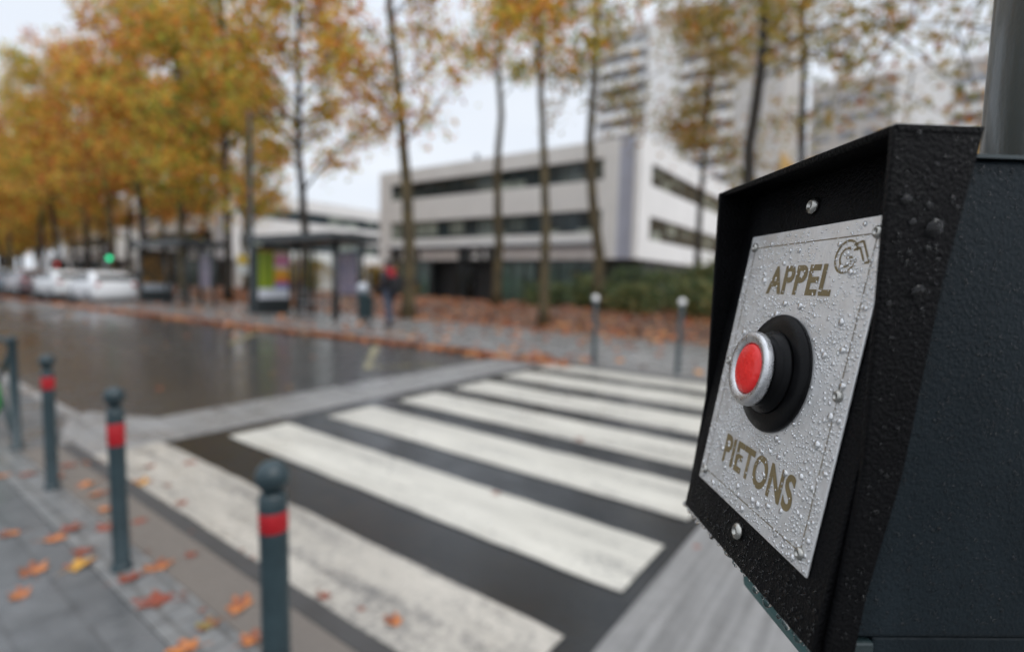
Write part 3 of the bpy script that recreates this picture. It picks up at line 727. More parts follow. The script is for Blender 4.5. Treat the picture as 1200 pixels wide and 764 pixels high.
# ------------------------------------------------------------------ trees
def trunk_path(x0, pts): return [Vector(p) for p in pts]
def make_tree(label, loc, path, r0, crown_z, top, radius, nleaf, lsize, mat, bark, seed, group, droop=.0, taper=.45, limbs=14, clump=.40):
    """path: trunk points in local coordinates"""
    rr = random.Random(seed)
    t = thing('plane_tree', label, 'tree', loc, 0, group)
    b = MB(); n = len(path); Hh = path[-1][2]
    fine = []
    for i in range(n - 1):
        p, q = Vector(path[i]), Vector(path[i + 1])
        for k in range(4): fine.append(p.lerp(q, k / 4) + Vector((rr.uniform(-.02, .02), rr.uniform(-.02, .02), 0)) * (1 if i else 0))
    fine.append(Vector(path[-1]))
    rad = [max(.025, r0 * (1 - (p.z / top) * .85) * (1.35 if p.z < .25 else 1)) for p in fine]
    b.tube(fine, rad, 10)
    clumps = []
    for i in range(limbs):
        z = crown_z + (Hh - crown_z) * (i + rr.random()) / limbs
        z = min(z, Hh - .2)
        j = min(range(len(fine)), key=lambda k: abs(fine[k].z - z)); p = fine[j]
        f = (z - crown_z) / max(.1, top - crown_z); ln = radius * (1 - .55 * f) * rr.uniform(.6, 1.05)
        az = rr.uniform(0, 6.28) if i % 2 else 2.4 * i; d = Vector((math.cos(az), math.sin(az), .55 + .5 * f - droop)).normalized()
        q1 = p + d * ln * .5 + Vector((0, 0, .1)); q2 = p + d * ln + Vector((rr.uniform(-.3, .3), rr.uniform(-.3, .3), .25 - droop))
        rl = rad[j] * (.42 if nleaf > 5500 else .24)
        b.tube([p, q1, q2], [rl, rl * .6, .012], 6)
        clumps += [q1, q2]
        for _ in range(4):
            s = p.lerp(q2, rr.uniform(.35, 1)); e = s + Vector((rr.gauss(0, .5), rr.gauss(0, .5), rr.gauss(.1, .45) - droop)) * ln * .45
            b.tube([s, (s + e) / 2 + Vector((0, 0, .08)), e], [.022, .016, .007], 5); clumps += [e, (s + e) / 2]
    for _ in range(5):
        e = fine[-1] + Vector((rr.gauss(0, .6), rr.gauss(0, .6), rr.uniform(.2, 1.6))); b.tube([fine[-1], e], [.03, .008], 5); clumps += [e]
    b.build('trunk', bark, t, fix=False)
    CL = np.array([c[:] for c in clumps]); wt = rng.uniform(.1, 1, len(CL)) ** 1.5
    idx = rng.choice(len(CL), nleaf, p=wt / wt.sum())
    C = CL[idx] + rng.normal(0, clump, (nleaf, 3)) * np.array([1, 1, .8])
    C = C[C[:, 2] > crown_z - 1.6]
    leaf_cloud('crown', C, lsize, mat, t)
    return t
GT = 'autumn plane trees on the far pavement'
# named trees of the front rows: base, trunk path from the photograph's leans
make_tree('mossy leaning plane tree behind the person in the red scarf', (-13.6, 12.5, .10), [(0, 0, 0), (.05, 0, 2.2), (-.15, 0, 4.6), (-.55, .05, 7.2), (-1.0, .1, 9.6), (-1.5, .1, 12.5), (-1.7, .1, 15.5)], .235, 5.6, 18, 3.5, 5000, .22, M_LEAF, M_BARK, 1, GT, limbs=20)
make_tree('slender plane tree left of the entrance number, rising from the leaf bed', (-13.2, 16.9, .50), [(0, 0, 0), (.1, 0, 2.5), (-.1, 0, 5), (.05, 0, 7.5), (-.2, 0, 10), (-.1, 0, 14)], .20, 7.6, 16, 2.9, 2500, .21, M_LEAF, M_BARK, 2, GT, limbs=13)
make_tree('slim straight plane tree standing nearest the kerb by the white topped bollards', (-8.55, 13.3, .12), [(0, 0, 0), (.0, 0, 2.5), (-.12, 0, 4.5), (-.3, 0, 6.6), (-.55, 0, 9), (-.7, 0, 13)], .155, 6.5, 15, 2.8, 2600, .2, M_LEAF, M_BARK, 3, GT, limbs=13)
make_tree('plane tree with a bowed trunk rising from the green shrubs', (-8.75, 17.3, .50), [(0, 0, 0), (-.05, 0, 2.0), (-.45, 0, 4.2), (-.62, 0, 6.2), (-.55, 0, 8.2), (-.5, 0, 11), (-.4, 0, 14)], .22, 7.0, 16, 3.6, 3400, .2, M_LEAFO, M_BARK, 4, GT, droop=.25, limbs=16)
make_tree('dark plane trunk rising directly above the left part of the button box', (-2.95, 13.0, .15), [(0, 0, 0), (.05, 0, 2.5), (.02, 0, 4.5), (.16, 0, 6.5), (.14, 0, 9), (.2, 0, 13)], .165, 5.6, 16, 4.2, 3300, .17, M_LEAFO, M_BARKD, 5, GT, droop=.35, limbs=16)
make_tree('thinner dark plane trunk above the middle of the button box', (-2.45, 17.5, .50), [(0, 0, 0), (.0, 0, 3), (-.1, 0, 6), (-.3, 0, 9), (-.2, 0, 13)], .13, 5.4, 16, 4.0, 3200, .18, M_LEAFO, M_BARKD, 6, GT, droop=.3, limbs=16)
make_tree('plane tree mostly hidden by the button box and pole, olive leaves above the hood', (2.3, 14.0, .15), [(0, 0, 0), (0, 0, 4), (-.1, 0, 8), (0, 0, 13)], .17, 5.2, 16, 4.2, 3400, .17, M_LEAFO, M_BARKD, 7, GT, droop=.3, limbs=16)
make_tree('plane tree with olive hanging boughs in front of the apartment tower', (-6.3, 20.6, .45), [(0, 0, 0), (0, 0, 4), (.1, 0, 8), (0, 0, 12)], .14, 5.4, 14.5, 2.6, 3000, .2, M_LEAFO, M_BARKD, 8, GT, droop=.35, limbs=16)
t0 = make_tree('dense golden plane tree right behind the nearer bus shelter', (-19.7, 12.4, .12), [(0, 0, 0), (.1, 0, 3), (-.35, 0, 6.5), (-.3, 0, 10), (-.2, 0, 15)], .19, 5.0, 18.5, 4.2, 7000, .24, M_LEAF, M_BARKD, 9, GT, limbs=24)
t1 = make_tree('dense plane tree by the right end of the farther bus shelter', (-26.6, 12.6, .12), [(0, 0, 0), (.1, 0, 3), (-.15, 0, 6.5), (.1, 0, 10), (0, 0, 16)], .20, 4.0, 19, 4.3, 7500, .25, M_LEAF, M_BARKD, 10, GT, limbs=26)
t2 = make_tree('dense rusty plane tree behind the farther bus shelter roof', (-30.4, 12.1, .12), [(0, 0, 0), (-.1, 0, 3), (.15, 0, 6.5), (.1, 0, 10), (0, 0, 15)], .20, 3.8, 17.5, 4.0, 7000, .25, M_LEAF, M_BARK, 11, GT, limbs=26)
fars = [(-36.0, 12.2, 1, 'plane tree beside the white hatchback, its trunk against white walls'), (-40.6, 12.0, 2, 'plane tree behind the green signal light'), (-45.2, 12.0, 0, 'plane tree left of the green signal light, before a white gable'),
        (-33.5, 17.0, 2, 'second-row plane tree seen behind the lamp post'), (-39.5, 17.2, 1, 'second-row plane tree before the left white building'), (-46.0, 17.0, 0, 'second-row plane tree behind the white parked cars')]
fn = 0
def place(src, x, y, lab, sc, grp=GT):
    global fn
    c = copy_tree(src); fn += 1
    c.location = (x, y, bermZ(x, y) - .02 if y > 12.4 else .11); c.rotation_euler = (0, 0, fn * 2.1); c.scale = (sc, sc, sc); tag(c, lab, 'tree', grp)
for x, y, k, lab in fars: place((t0, t1, t2)[k], x, y, lab, random.uniform(.92, 1.05))
GF = 'plane trees at the far end of the avenue'
t3 = make_tree('low dense plane tree closing the view at the left edge', (-68.5, 14.6, .12), [(0, 0, 0), (0, 0, 4), (.1, 0, 9), (0, 0, 13)], .2, 2.6, 16, 4.6, 7000, .28, M_LEAF, M_BARKD, 12, GT, limbs=26)
for x, y in ((-76, 15.6), (-84, 16.0), (-93, 17.5), (-103, 18), (-115, 21), (-128, 22)): place(t3, x, y, 'low dense autumn tree closing the view down the avenue', random.uniform(.9, 1.1), 'trees closing the end of the avenue')
for i, (x, y) in enumerate([(-50.5, 11.6), (-55.5, 11.8), (-60.8, 10.9), (-67, 11.2), (-73, 11.0), (-80, 10.8), (-88, 10.5), (-53, 17), (-60, 17), (-68, 17), (-77, 17), (-97, 10), (-108, 7)]):
    place((t0, t1, t2)[i % 3], x, y, 'orange-brown plane tree merging into the far end of the avenue', random.uniform(.88, 1.02), GF)

# shrubs in front of the right end of the building
def shrub(label, x, y, w, d, h, n, seed, lm=None):
    z = bermZ(x, y) - .03; t = thing('evergreen_shrub', label, 'shrub', (x, y, z), 0, 'evergreen shrubs before the building')
    rr = random.Random(seed); b = MB(); C = []
    cl = [(rr.gauss(0, .42) * w / 2, rr.gauss(0, .42) * d / 2, h * rr.uniform(.15, .88)) for _ in range(26)]
    for cx, cy, cz in cl: b.tube([(cx * .15, cy * .15, 0), (cx * .6, cy * .6, cz * .55), (cx, cy, cz)], [.03, .018, .008], 5)
    for _ in range(n):
        cx, cy, cz = rr.choice(cl); p = (cx + rr.gauss(0, .22), cy + rr.gauss(0, .22), max(.05, min(h * 1.04, cz + rr.gauss(0, .17)))); C.append(p)
    b.build('stems', M_BARKD, t, fix=False); leaf_cloud('foliage', np.array(C), .13, lm or M_SHRUB, t)
shrub('low bright green shrub at the left end of the shrubs by the slim tree', -11.6, 18.3, 1.9, 1.5, .95, 1800, 1)
shrub('dark green shrub left of the bowed plane trunk', -9.9, 18.9, 2.0, 1.8, 1.35, 2200, 2)
shrub('dark shrub right of the bowed plane trunk, low to the leaves', -7.7, 17.6, 2.0, 1.6, 1.0, 2000, 3)
shrub('broad shrub behind the bowed plane trunk', -8.4, 20.2, 2.6, 1.8, 1.75, 2800, 4)
shrub('tall rounded shrub between the white topped bollards', -6.6, 19.6, 2.4, 2.0, 1.75, 2800, 5)
shrub('tall dark shrub beside the button box', -4.9, 19.2, 2.6, 2.0, 2.05, 3000, 6)
shrub('low shrub in front of the tall dark one beside the button box', -5.0, 16.9, 2.0, 1.5, 1.15, 2000, 7)
shrub('olive shrub under the long white facade, half hidden by the box', -2.6, 20.5, 2.8, 2.2, 2.1, 2600, 8)
shrub('brownish hedge clump behind the nearer bus shelter', -22.5, 18.5, 3.4, 1.8, 1.9, 3000, 9, M_LEAFO)
shrub('tall olive brown hedge seen through the glass of the nearer bus shelter', -31.5, 19.0, 4.0, 2.0, 2.1, 3400, 11, M_LEAFO)
shrub('brownish hedge clump left of the lamp post', -27.5, 17.6, 4.0, 1.8, 1.9, 3400, 10, M_LEAFO)

# ------------------------------------------------------------------ office buildings
def comb(b, us, w, z0, z1, h0, h1, fn):
    """a window frame as one piece: a top rail with its mullions"""
    P = [(us[0], z1), (us[0], z0)]
    for i, u in enumerate(us):
        if i: P += [(u, z1 - .07), (u, z0)]
        P += [(u + w, z0)] + ([(u + w, z1 - .07)] if i < len(us) - 1 else [])
    P.append((us[-1] + w, z1)); b.prism(P, h0, h1, 0, fn)
def office(label, x, y, number):
    """front facade faces -y, right facade faces +x; origin at the front right corner"""
    t = thing('office_building', label, 'building', (x, y, 0))
    Lf, D, Zt = -20.4, 22, 9.15
    b = MB()
    b.box(Lf, -1.25, .35, D, 3.78, Zt - .4); b.box(Lf + .3, -.2, 1.2, D - 1, -.2, 3.78)      # core and recessed base
    b.build('core', pmat('dark_interior', (.03, .032, .034), .6) if number else pmat('pale_base', (.55, .53, .50), .7), t)  # dark core on the numbered block, plain pale tone on the others
    b = MB()
    b.box(Lf, -2.1, 0, .34, 8.22, Zt); b.box(Lf, -2.1, 0, .34, 5.50, 7.08); b.box(Lf, -2.1, 0, .34, 3.72, 4.28)
    b.box(Lf - .02, -19.2 + .0, -.02, .36, -.2, 3.72); b.box(Lf, -19.2, 0.001, .34, 4.28, 5.5); b.box(Lf, -19.2, 0.001, .34, 7.08, 8.22)
    b.box(-2.1, -1.25, -.02, .35, 2.85, Zt)
    b.box(Lf, -1.25, .35, D, Zt - .45, Zt - .02)
    b.build('front_wall', M_CONC, t)
    b = MB()
    for k in range(9): b.box(-1.25 + k * .1, -1.17 + k * .1, .10, .16, 2.85, Zt - .02)
    b.box(-1.25, -.34, .16, .6, 2.85, Zt); b.build('lilac_panel', M_LILAC, t)
    b = MB()
    b.box(-.34, 0, -.03, 1.5, 2.85, Zt + .02)
    for z0, z1 in ((8.0, Zt + .02), (5.2, 6.84), (2.85, 3.96)): b.box(-.34, 0, 1.5, D, z0, z1)
    b.box(-.34, -.001, D - 1, D, 3.96, 5.2); b.box(-.34, -.001, D - 1, D, 6.84, 8.0)
    b.build('side_wall', M_WWALL, t)
    for z0, z1 in ((4.28, 5.50), (7.08, 8.22)):
        b = MB(); b.box(-19.2, -2.1, .16, .20, z0, z1); w = b.build('window', M_WIN, t)
        b = MB(); comb(b, [-19.2 + k * 1.22 for k in range(15)], .07, z0, z1, .12, .159, lambda u, z, h: (u, h, z)); b.build('frame', M_DARKM, w)
    for z0, z1 in ((3.96, 5.2), (6.84, 8.0)):
        b = MB(); b.box(-.24, -.20, 1.5, D - 1, z0, z1); w = b.build('window', M_WIN, t)
        b = MB(); comb(b, [1.5 + k * 1.24 for k in range(16)], .07, z0, z1, -.199, -.16, lambda u, z, h: (h, u, z)); b.build('frame', M_DARKM, w)
    b = MB(); b.box(-19.2, -2.1, -.35, .34, 3.60, 3.715); b.build('canopy', pmat('canopy_grey', (.16, .165, .19), .5), t)
    # white panels over the ground floor, with a dark fascia over the entrance
    for x0, x1 in ((-18.2, -16.6), (-16.2, -12.6), (-9.1, -5.9), (-5.5, -2.3)):
        b = MB(); n = 3
        for k in range(n): b.box(x0 + (x1 - x0) * k / n + .02, x0 + (x1 - x0) * (k + 1) / n - .02, .10, .22, 2.82, 3.52)
        b.build('fascia_panel', M_PANEL, t)
    b = MB(); b.box(-19.2, -2.1, .23, .32, 2.7, 3.6); b.box(-12.5, -9.3, .02, .2, 2.78, 3.58); fa = b.build('fascia', M_DARKM, t)
    if number: lettering('lettering', number, (-11.45, -10.05, 2.86, 3.52, .0), M_BALL, fa, lambda u, v, w: (u, .012, v), .03)
    for x0, x1 in ((-18.9, -15.6), (-9.2, -6.6), (-6.4, -2.4)):
        b = MB(); b.box(x0, x1, .50, .54, .1, 2.7); w = b.build('window', pmat('green_glass', (.055, .095, .075), .08, .7, .9, rvar=.02, spec=.5), t)
        b = MB()
        for k in range(4): b.box(x0 + (x1 - x0) * k / 3 - .05, x0 + (x1 - x0) * k / 3 + .05, .44, .499, .1, 2.7)
        b.build('frame', M_DARKM, w)
    for xx in (-15.3, -12.4, -9.4):
        b = MB(); b.box(xx - .14, xx + .14, .3, .6, 0, 2.7); b.build('column', M_DARKM, t)
    b = MB(); b.box(-13.6, -12.0, 1.1, 1.16, .1, 2.4); d = b.build('door', pmat('dark_door_glass', (.01, .012, .012), .1), t)
    b = MB(); b.tube([(-12.2, 1.05, .9), (-12.2, 1.05, 1.3)], .02, 8); b.build('handle', M_ALU, d)
    b = MB(); b.box(-14.6, -14.2, 6, 6.4, Zt - .05, Zt + .42); b.lathe([(.12, Zt), (.12, Zt + .55), (.2, Zt + .56), (.2, Zt + .62)], 12, 0, Matrix.Translation((-11.9, 1.0, -.05))); b.build('roof_vent', M_DARKM, t)
    return t
of = office('beige three-storey office block with long window bands and a numbered dark entrance', -11.06, 26, '21')
o2 = office('white office block behind the bus shelters, facade running away to the right', -49.2, 23.0, None)
o3 = office('farthest white block at the end of the avenue behind the parked cars', -72.5, 22.0, None)

# ------------------------------------------------------------------ apartment towers
def tower(label, x, y, wdt, dep, H, sides, base, gable_mat):
    t = thing('apartment_tower', label, 'building', (x, y, 0))
    fl = 2.85; n = int(H / fl)
    b = MB(); b.box(0, wdt, 0, dep, 0, H); b.build('wall', gable_mat, t)
    b = MB(); b.box(-.2, wdt + .2, -.2, dep + .2, H, H + .7); b.build('roof', M_PANEL, t)
    for c0, c1, kind in sides:
        if kind == 'balcony':
            for k in range(1, n):
                z = k * fl
                w = MB(); w.box(c0 + .15, c1 - .15, -.05, -.01, z + .25, z + 2.45); w.build('window', M_WINB, t)
                w = MB(); w.box(c0, c1, -.8, -.052, z - .14, z + .02); w.box(c0, c1, -.8, -.7, z + .021, z + 1.0); w.build('balcony', M_WWALL, t)
        elif kind == 'white':
            w = MB(); w.box(c0, c1, -.25, -.003, 0, H); w.build('white_panel', M_WWALL, t)
        elif kind == 'holes':
            for k in range(1, n):
                w = MB(); q = (c1 - c0) / 3
                for j in range(3): w.box(c0 + j * q + .5, c0 + (j + 1) * q - .5, -.05, -.01, k * fl + .9, k * fl + 2.2)
                w.build('window', M_WINB, t)
    if base:
        for (bx0, bx1, by0, by1, bz) in base:
            w = MB(); w.box(bx0, bx1, by0, by1, 0, bz); w.build('ochre_base', pmat('ochre_render', (.52, .34, .13), .7, .1, 1), t)
    w = MB(); w.box(wdt * .3, wdt * .5, dep * .3, dep * .6, H + .7, H + 3); w.build('lift_housing', M_CONC, t)
    return t
tower('tall pale apartment tower with stacked balconies rising behind the white facade', -47.5, 90, 31.5, 17, 46.5,
      [(.5, 9.5, 'balcony'), (9.8, 15.5, 'white'), (15.8, 24.5, 'balcony')], [(31.52, 31.9, .5, 13, 22.5)], pmat('tower_beige', (.52, .50, .475), .8, .05, .5))
tower('second apartment tower above the button box, striped with balconies', -14.3, 105, 36, 16, 36,
      [(0.3, 11.0, 'holes'), (12.0, 19.0, 'white'), (19.3, 35.5, 'balcony')], [(.1, 18.9, -.6, -.26, 24.0), (19, 36, -1.7, -1.32, 24.5)], pmat('tower_grey', (.47, .45, .43), .8, .05, .5))

# ------------------------------------------------------------------ bus shelters
def poster_mat(name, kind):
    b = NB(name); sx = b.n('ShaderNodeSeparateXYZ'); b.l(b.tc.outputs['Generated'], sx.inputs[0])
    u, v = sx.outputs['Y'], sx.outputs['Z']
    if kind == 'green':
        w = b.n('ShaderNodeTexWave', wave_type='BANDS', bands_direction='Y'); w.inputs['Scale'].default_value = 1.6; b.l(b.tc.outputs['Generated'], w.inputs[0])
        left = b.mix(w.outputs['Fac'], (.13, .24, .015), (.32, .36, .03))
        right = b.ramp(v, [(0, (.30, .30, .52)), (.30, (.22, .24, .50)), (.34, (.60, .05, .10)), (.42, (.75, .30, .03)), (.60, (.75, .40, .05)), (.66, (.60, .55, .58)), (.78, (.62, .07, .25)), (.95, (.62, .5, .5))])
        lm = b.ramp(u, [(.52, 0), (.54, 1)]); c = b.mix(lm, left, right)
        c = b.mix(b.ramp(v, [(.20, 1), (.22, 0)]), c, (.62, .64, .70))
        c = b.mix(b.ramp(v, [(.955, 0), (.965, 1)]), c, (.45, .25, .05))
    elif kind == 'dark':
        c = b.ramp(b.noise(5, 3), [(.35, (.02, .03, .025)), (.5, (.14, .075, .02)), (.62, (.28, .14, .03)), (.75, (.05, .08, .07))])
        c = b.mix(b.ramp(v, [(.17, 1), (.19, 0)]), c, (.35, .38, .42))
    else:
        w = b.n('ShaderNodeTexBrick'); b.l(b.tc.outputs['Generated'], w.inputs['Vector']); w.inputs['Scale'].default_value = 5
        m = b.n('ShaderNodeMapping'); m.inputs['Rotation'].default_value = (R(90), 0, 0); b.l(b.tc.outputs['Generated'], m.inputs[0]); b.l(m.outputs[0], w.inputs['Vector'])
        w.inputs['Color1'].default_value = (.08, .10, .20, 1); w.inputs['Color2'].default_value = (.35, .22, .24, 1); w.inputs['Mortar'].default_value = (.25, .27, .32, 1)
        c = w.outputs['Color']
    b.l(c, b.b.inputs['Base Color']); b.b.inputs['Roughness'].default_value = .25
    if kind == 'green': b.l(c, b.b.inputs['Emission Color']); b.b.inputs['Emission Strength'].default_value = .06
    return b.m
P_GREEN, P_DARK, P_MAP = poster_mat('green_poster', 'green'), poster_mat('dark_poster', 'dark'), poster_mat('route_map', 'map')
def shelter(label, x, y, poster):
    """origin at the near left corner of the end light box; shelter runs along +x, back wall at y = 1.25"""
    t = thing('bus_shelter', label, 'bus shelter', (x, y, .12), 0, 'bus shelters along the far kerb')
    b = MB(); b.box(-.10, .10, 0, 1.32, 0, 2.34); lb = b.build('light_box', M_DARKM, t, .02)
    b = MB(); b.box(.101, .108, .10, 1.22, .52, 2.20); b.build('poster', poster, lb)
    b = MB(); b.box(-.25, 4.65, -.15, 1.55, 2.46, 2.58); b.box(-.28, 4.68, -.18, -.15, 2.42, 2.64); b.box(-.28, 4.68, 1.55, 1.58, 2.42, 2.64); b.box(4.65, 4.68, -.15, 1.55, 2.42, 2.64); b.build('roof', M_DARKM, t)
    b = MB(); b.prism([(.2, 2.58), (1.3, 2.58), (1.0, 2.68), (.5, 2.68)], -.2, 4.6, 0, lambda a, z, h: (h, a, z)); b.build('roof_vault', pmat('dark_vault_plastic', (.05, .055, .06), .35, .15, 4), t)
    for px, py in ((1.55, 1.28), (2.95, 1.28), (4.2, 1.28), (2.2, .25), (4.2, .25)):
        b = MB(); b.tube([(px, py, 0), (px, py, 2.46)], .055, 12); b.build('post', M_DARKM, t)
    for p0, p1 in ((.12, 1.48), (1.62, 2.88), (3.02, 4.13)):
        b = MB(); b.box(p0, p1, 1.27, 1.28, .18, 2.30); b.build('glass_panel', M_GLASS, t)
    b = MB(); b.box(3.05, 4.10, 1.20, 1.255, .75, 2.15); f = b.build('info_panel', M_DARKM, t)
    b = MB(); b.box(3.10, 4.05, 1.193, 1.199, .80, 2.10); b.build('route_map', P_MAP, f)
    b = MB(); b.box(1.2, 2.8, .85, 1.15, .44, .48); b.box(1.4, 1.46, .97, 1.03, 0, .44); b.box(2.54, 2.6, .97, 1.03, 0, .44); b.build('bench', M_ALU, t)
shelter('nearer bus shelter with a bright green and yellow poster at its end', -17.9, 9.35, P_GREEN)
shelter('farther bus shelter with a dark poster beside the white hatchback', -27.05, 9.0, P_DARK)

# lamp post with a small stop sign plate
t = thing('lamp_post', 'dark green lamp post at the left end of the nearer bus shelter', 'lamp post', (-18.55, 9.62, .12))
b = MB(); b.lathe([(.12, 0), (.12, .6), (.10, .66), (.095, .7), (.06, 6.9), (.055, 7.0), (0, 7.01)], 18); b.build('pole', M_BOLL, t)
b = MB(); b.tube([(0, 0, 6.8), (0, .6, 7.05), (0, 1.6, 7.15)], .035, 10); b.build('arm', M_BOLL, t)
b = MB(); b.prism([(1.5, 7.12), (2.2, 7.10), (2.2, 7.16), (1.9, 7.24), (1.5, 7.22)], -.13, .13, 0, lambda y, z, h: (h, y, z)); b.build('lamp_head', M_ALU, t, .01)
b = MB(); b.box(-.05, -.02, -.5, -.10, 1.35, 2.05); s_ = b.build('sign_plate', pmat('pale_sign', (.62, .64, .62), .4, .05), t)
b = MB(); b.box(-.019, -.015, -.48, -.12, 1.70, 2.02); b.build('yellow_field', pmat('yellow_sign', (.65, .45, .05), .4, .05), s_)

# waste bin with a white bag tied over it
t = thing('waste_bin', 'teal post-mounted waste bin with a white bag, between bus shelter and person', 'waste bin', (-13.25, 10.42, .12))
b = MB(); b.tube([(.18, 0, 0), (.18, 0, 1.62)], .05, 12); b.build('post', M_DARKM, t)
b = MB(); b.lathe([(.20, .10), (.235, .14), (.25, .78), (.265, .80), (.265, .86), (.22, .87)], 20); b.build('bin_body', pmat('teal_bin_paint', (.03, .055, .062), .4, .15, 6), t)
b = MB(); b.sphere((-.10, -.02, 1.02), .19, 16, 12, 0, (1.05, .9, .95)); b.build('bag', pmat('white_plastic_bag', (.60, .63, .68), .4, .1, 9, .8, 9), t)

# ------------------------------------------------------------------ person (skin-grown figure seen from behind, walking left)
def skin(name, J, E, mat, parent, root=0, sub=2):
    """J: {joint: (pos, radius)}; E: edges"""
    ks = list(J); me = bpy.data.meshes.new(name); me.from_pydata([J[k][0] for k in ks], [(ks.index(a), ks.index(c)) for a, c in E], [])
    me.materials.append(mat); o = link(name, me, parent)
    if not me.skin_vertices: bm = bmesh.new(); bm.from_mesh(me); bm.verts.layers.skin.verify(); bm.to_mesh(me); bm.free()
    for i, k in enumerate(ks):
        r_ = J[k][1]; me.skin_vertices[0].data[i].radius = r_ if hasattr(r_, '__len__') else (r_, r_)
        me.skin_vertices[0].data[i].use_root = (i == root)
    m = o.modifiers.new('skin', 'SKIN'); m.use_smooth_shade = True
    s_ = o.modifiers.new('sub', 'SUBSURF'); s_.levels = sub; s_.render_levels = sub
    return o
per = thing('person', 'person in a red scarf, dark coat and blue jeans walking past the bin', 'person', (-11.35, 9.72, .125), R(8)); per.scale = (1.18, 1.18, 1.03)
# faces -x; +x is behind
Jb = {'pelvis': ((0, 0, .94), .12), 'waist': ((.0, 0, 1.10), .115), 'chest': ((-.01, 0, 1.32), (.14, .12)), 'neck0': ((.0, 0, 1.46), .07), 'neck': ((-.02, 0, 1.53), .055), 'head0': ((-.035, 0, 1.60), .078), 'head1': ((-.03, 0, 1.70), .085), 'top': ((-.02, 0, 1.77), .05)}
Eb = [('pelvis', 'waist'), ('waist', 'chest'), ('chest', 'neck0'), ('neck0', 'neck'), ('neck', 'head0'), ('head0', 'head1'), ('head1', 'top')]
for s_, sy in ((1, 'l'), (-1, 'r')):
    f = s_ * 1.0
    Jb.update({sy + 'sh': ((0, s_ * .19, 1.42), .06), sy + 'el': ((.02 - .02 * f, s_ * .25, 1.14), .045), sy + 'wr': ((-.16 + .10 * f, s_ * .25, .96), .03), sy + 'pa': ((-.20 + .11 * f, s_ * .245, .90), (.036, .02)),
               sy + 'hip': ((0, s_ * .09, .90), .085), sy + 'kn': ((-.06 * f - .01, s_ * .09, .49), .058), sy + 'an': ((-.05 * f + .03, s_ * .09, .09), .04), sy + 'toe': ((-.05 * f - .13, s_ * .10, .035), .035)})
    Eb += [('chest', sy + 'sh'), (sy + 'sh', sy + 'el'), (sy + 'el', sy + 'wr'), (sy + 'wr', sy + 'pa'), ('pelvis', sy + 'hip'), (sy + 'hip', sy + 'kn'), (sy + 'kn', sy + 'an'), (sy + 'an', sy + 'toe')]
    pa = Vector(Jb[sy + 'pa'][0])
    for k, (dx, ln) in enumerate(((-.030, .065), (-.012, .078), (.008, .072), (.026, .058))):
        Jb[f'{sy}f{k}a'] = ((pa.x + dx, pa.y, pa.z - .04), .0095); Jb[f'{sy}f{k}b'] = ((pa.x + dx - .01, pa.y - s_ * .012, pa.z - .04 - ln * .6), .0085); Jb[f'{sy}f{k}c'] = ((pa.x + dx - .012, pa.y - s_ * .03, pa.z - .04 - ln), .0075)
        Eb += [(sy + 'pa', f'{sy}f{k}a'), (f'{sy}f{k}a', f'{sy}f{k}b'), (f'{sy}f{k}b', f'{sy}f{k}c')]
    Jb[sy + 'ta'] = ((pa.x - .035, pa.y - s_ * .02, pa.z - .005), .011); Jb[sy + 'tb'] = ((pa.x - .05, pa.y - s_ * .035, pa.z - .045), .009); Eb += [(sy + 'pa', sy + 'ta'), (sy + 'ta', sy + 'tb')]
skin('body', Jb, Eb, pmat('skin', (.50, .31, .23), .5, .08, 20), per)
b = MB(); b.sphere((-.118, 0, 1.655), .018, 10, 8, 0, (1.2, .7, 1.3)); 
for s_ in (1, -1): b.sphere((-.035, s_ * .088, 1.66), .028, 10, 8, 0, (.7, .35, 1.2))
b.build('face', pmat('skin_face', (.50, .31, .23), .5, .08, 20), per)
b = MB()
for s_ in (1, -1): b.sphere((-.108, s_ * .032, 1.685), .011, 8, 6)
b.build('eyes', pmat('eye_dark', (.03, .025, .02), .3), per)
b = MB(); b.sphere((-.098, 0, 1.605), .024, 10, 6, 0, (.5, 1, .3)); b.build('mouth', pmat('lip', (.4, .14, .12), .5), per)
b = MB(); b.sphere((-.008, 0, 1.715), .112, 18, 12, 0, (1.02, .95, .95)); b.sphere((.045, 0, 1.62), .085, 14, 10, 0, (.8, 1, 1.2)); b.build('hair', pmat('dark_hair', (.016, .012, .011), .5, .3, 60), per)
Jc = {'hem': ((0.01, 0, .68), (.20, .17)), 'pelvis': ((.0, 0, .98), (.17, .145)), 'waist': ((0, 0, 1.14), (.16, .14)), 'chest': ((-.005, 0, 1.33), (.18, .15)), 'neck': ((0, 0, 1.46), .09)}
Ec = [('hem', 'pelvis'), ('pelvis', 'waist'), ('waist', 'chest'), ('chest', 'neck')]
for s_, sy in ((1, 'l'), (-1, 'r')):
    for q, r_ in (('sh', .082), ('el', .068), ('wr', .052)): Jc[sy + q] = (Jb[sy + q][0], r_)
    Ec += [('chest', sy + 'sh'), (sy + 'sh', sy + 'el'), (sy + 'el', sy + 'wr')]
skin('coat', Jc, Ec, pmat('dark_coat', (.016, .014, .018), .75, .3, 12, .4, 90), per, 1)
Jj = {'pelvis': ((0, 0, .92), .135)}; Ej = []
for s_, sy in ((1, 'l'), (-1, 'r')):
    for q, r_ in (('hip', .10), ('kn', .078), ('an', .062)): Jj[sy + q] = (Jb[sy + q][0], r_)
    Ej += [('pelvis', sy + 'hip'), (sy + 'hip', sy + 'kn'), (sy + 'kn', sy + 'an')]
skin('jeans', Jj, Ej, pmat('blue_denim', (.060, .072, .105), .8, .25, 14, .3, 200), per)
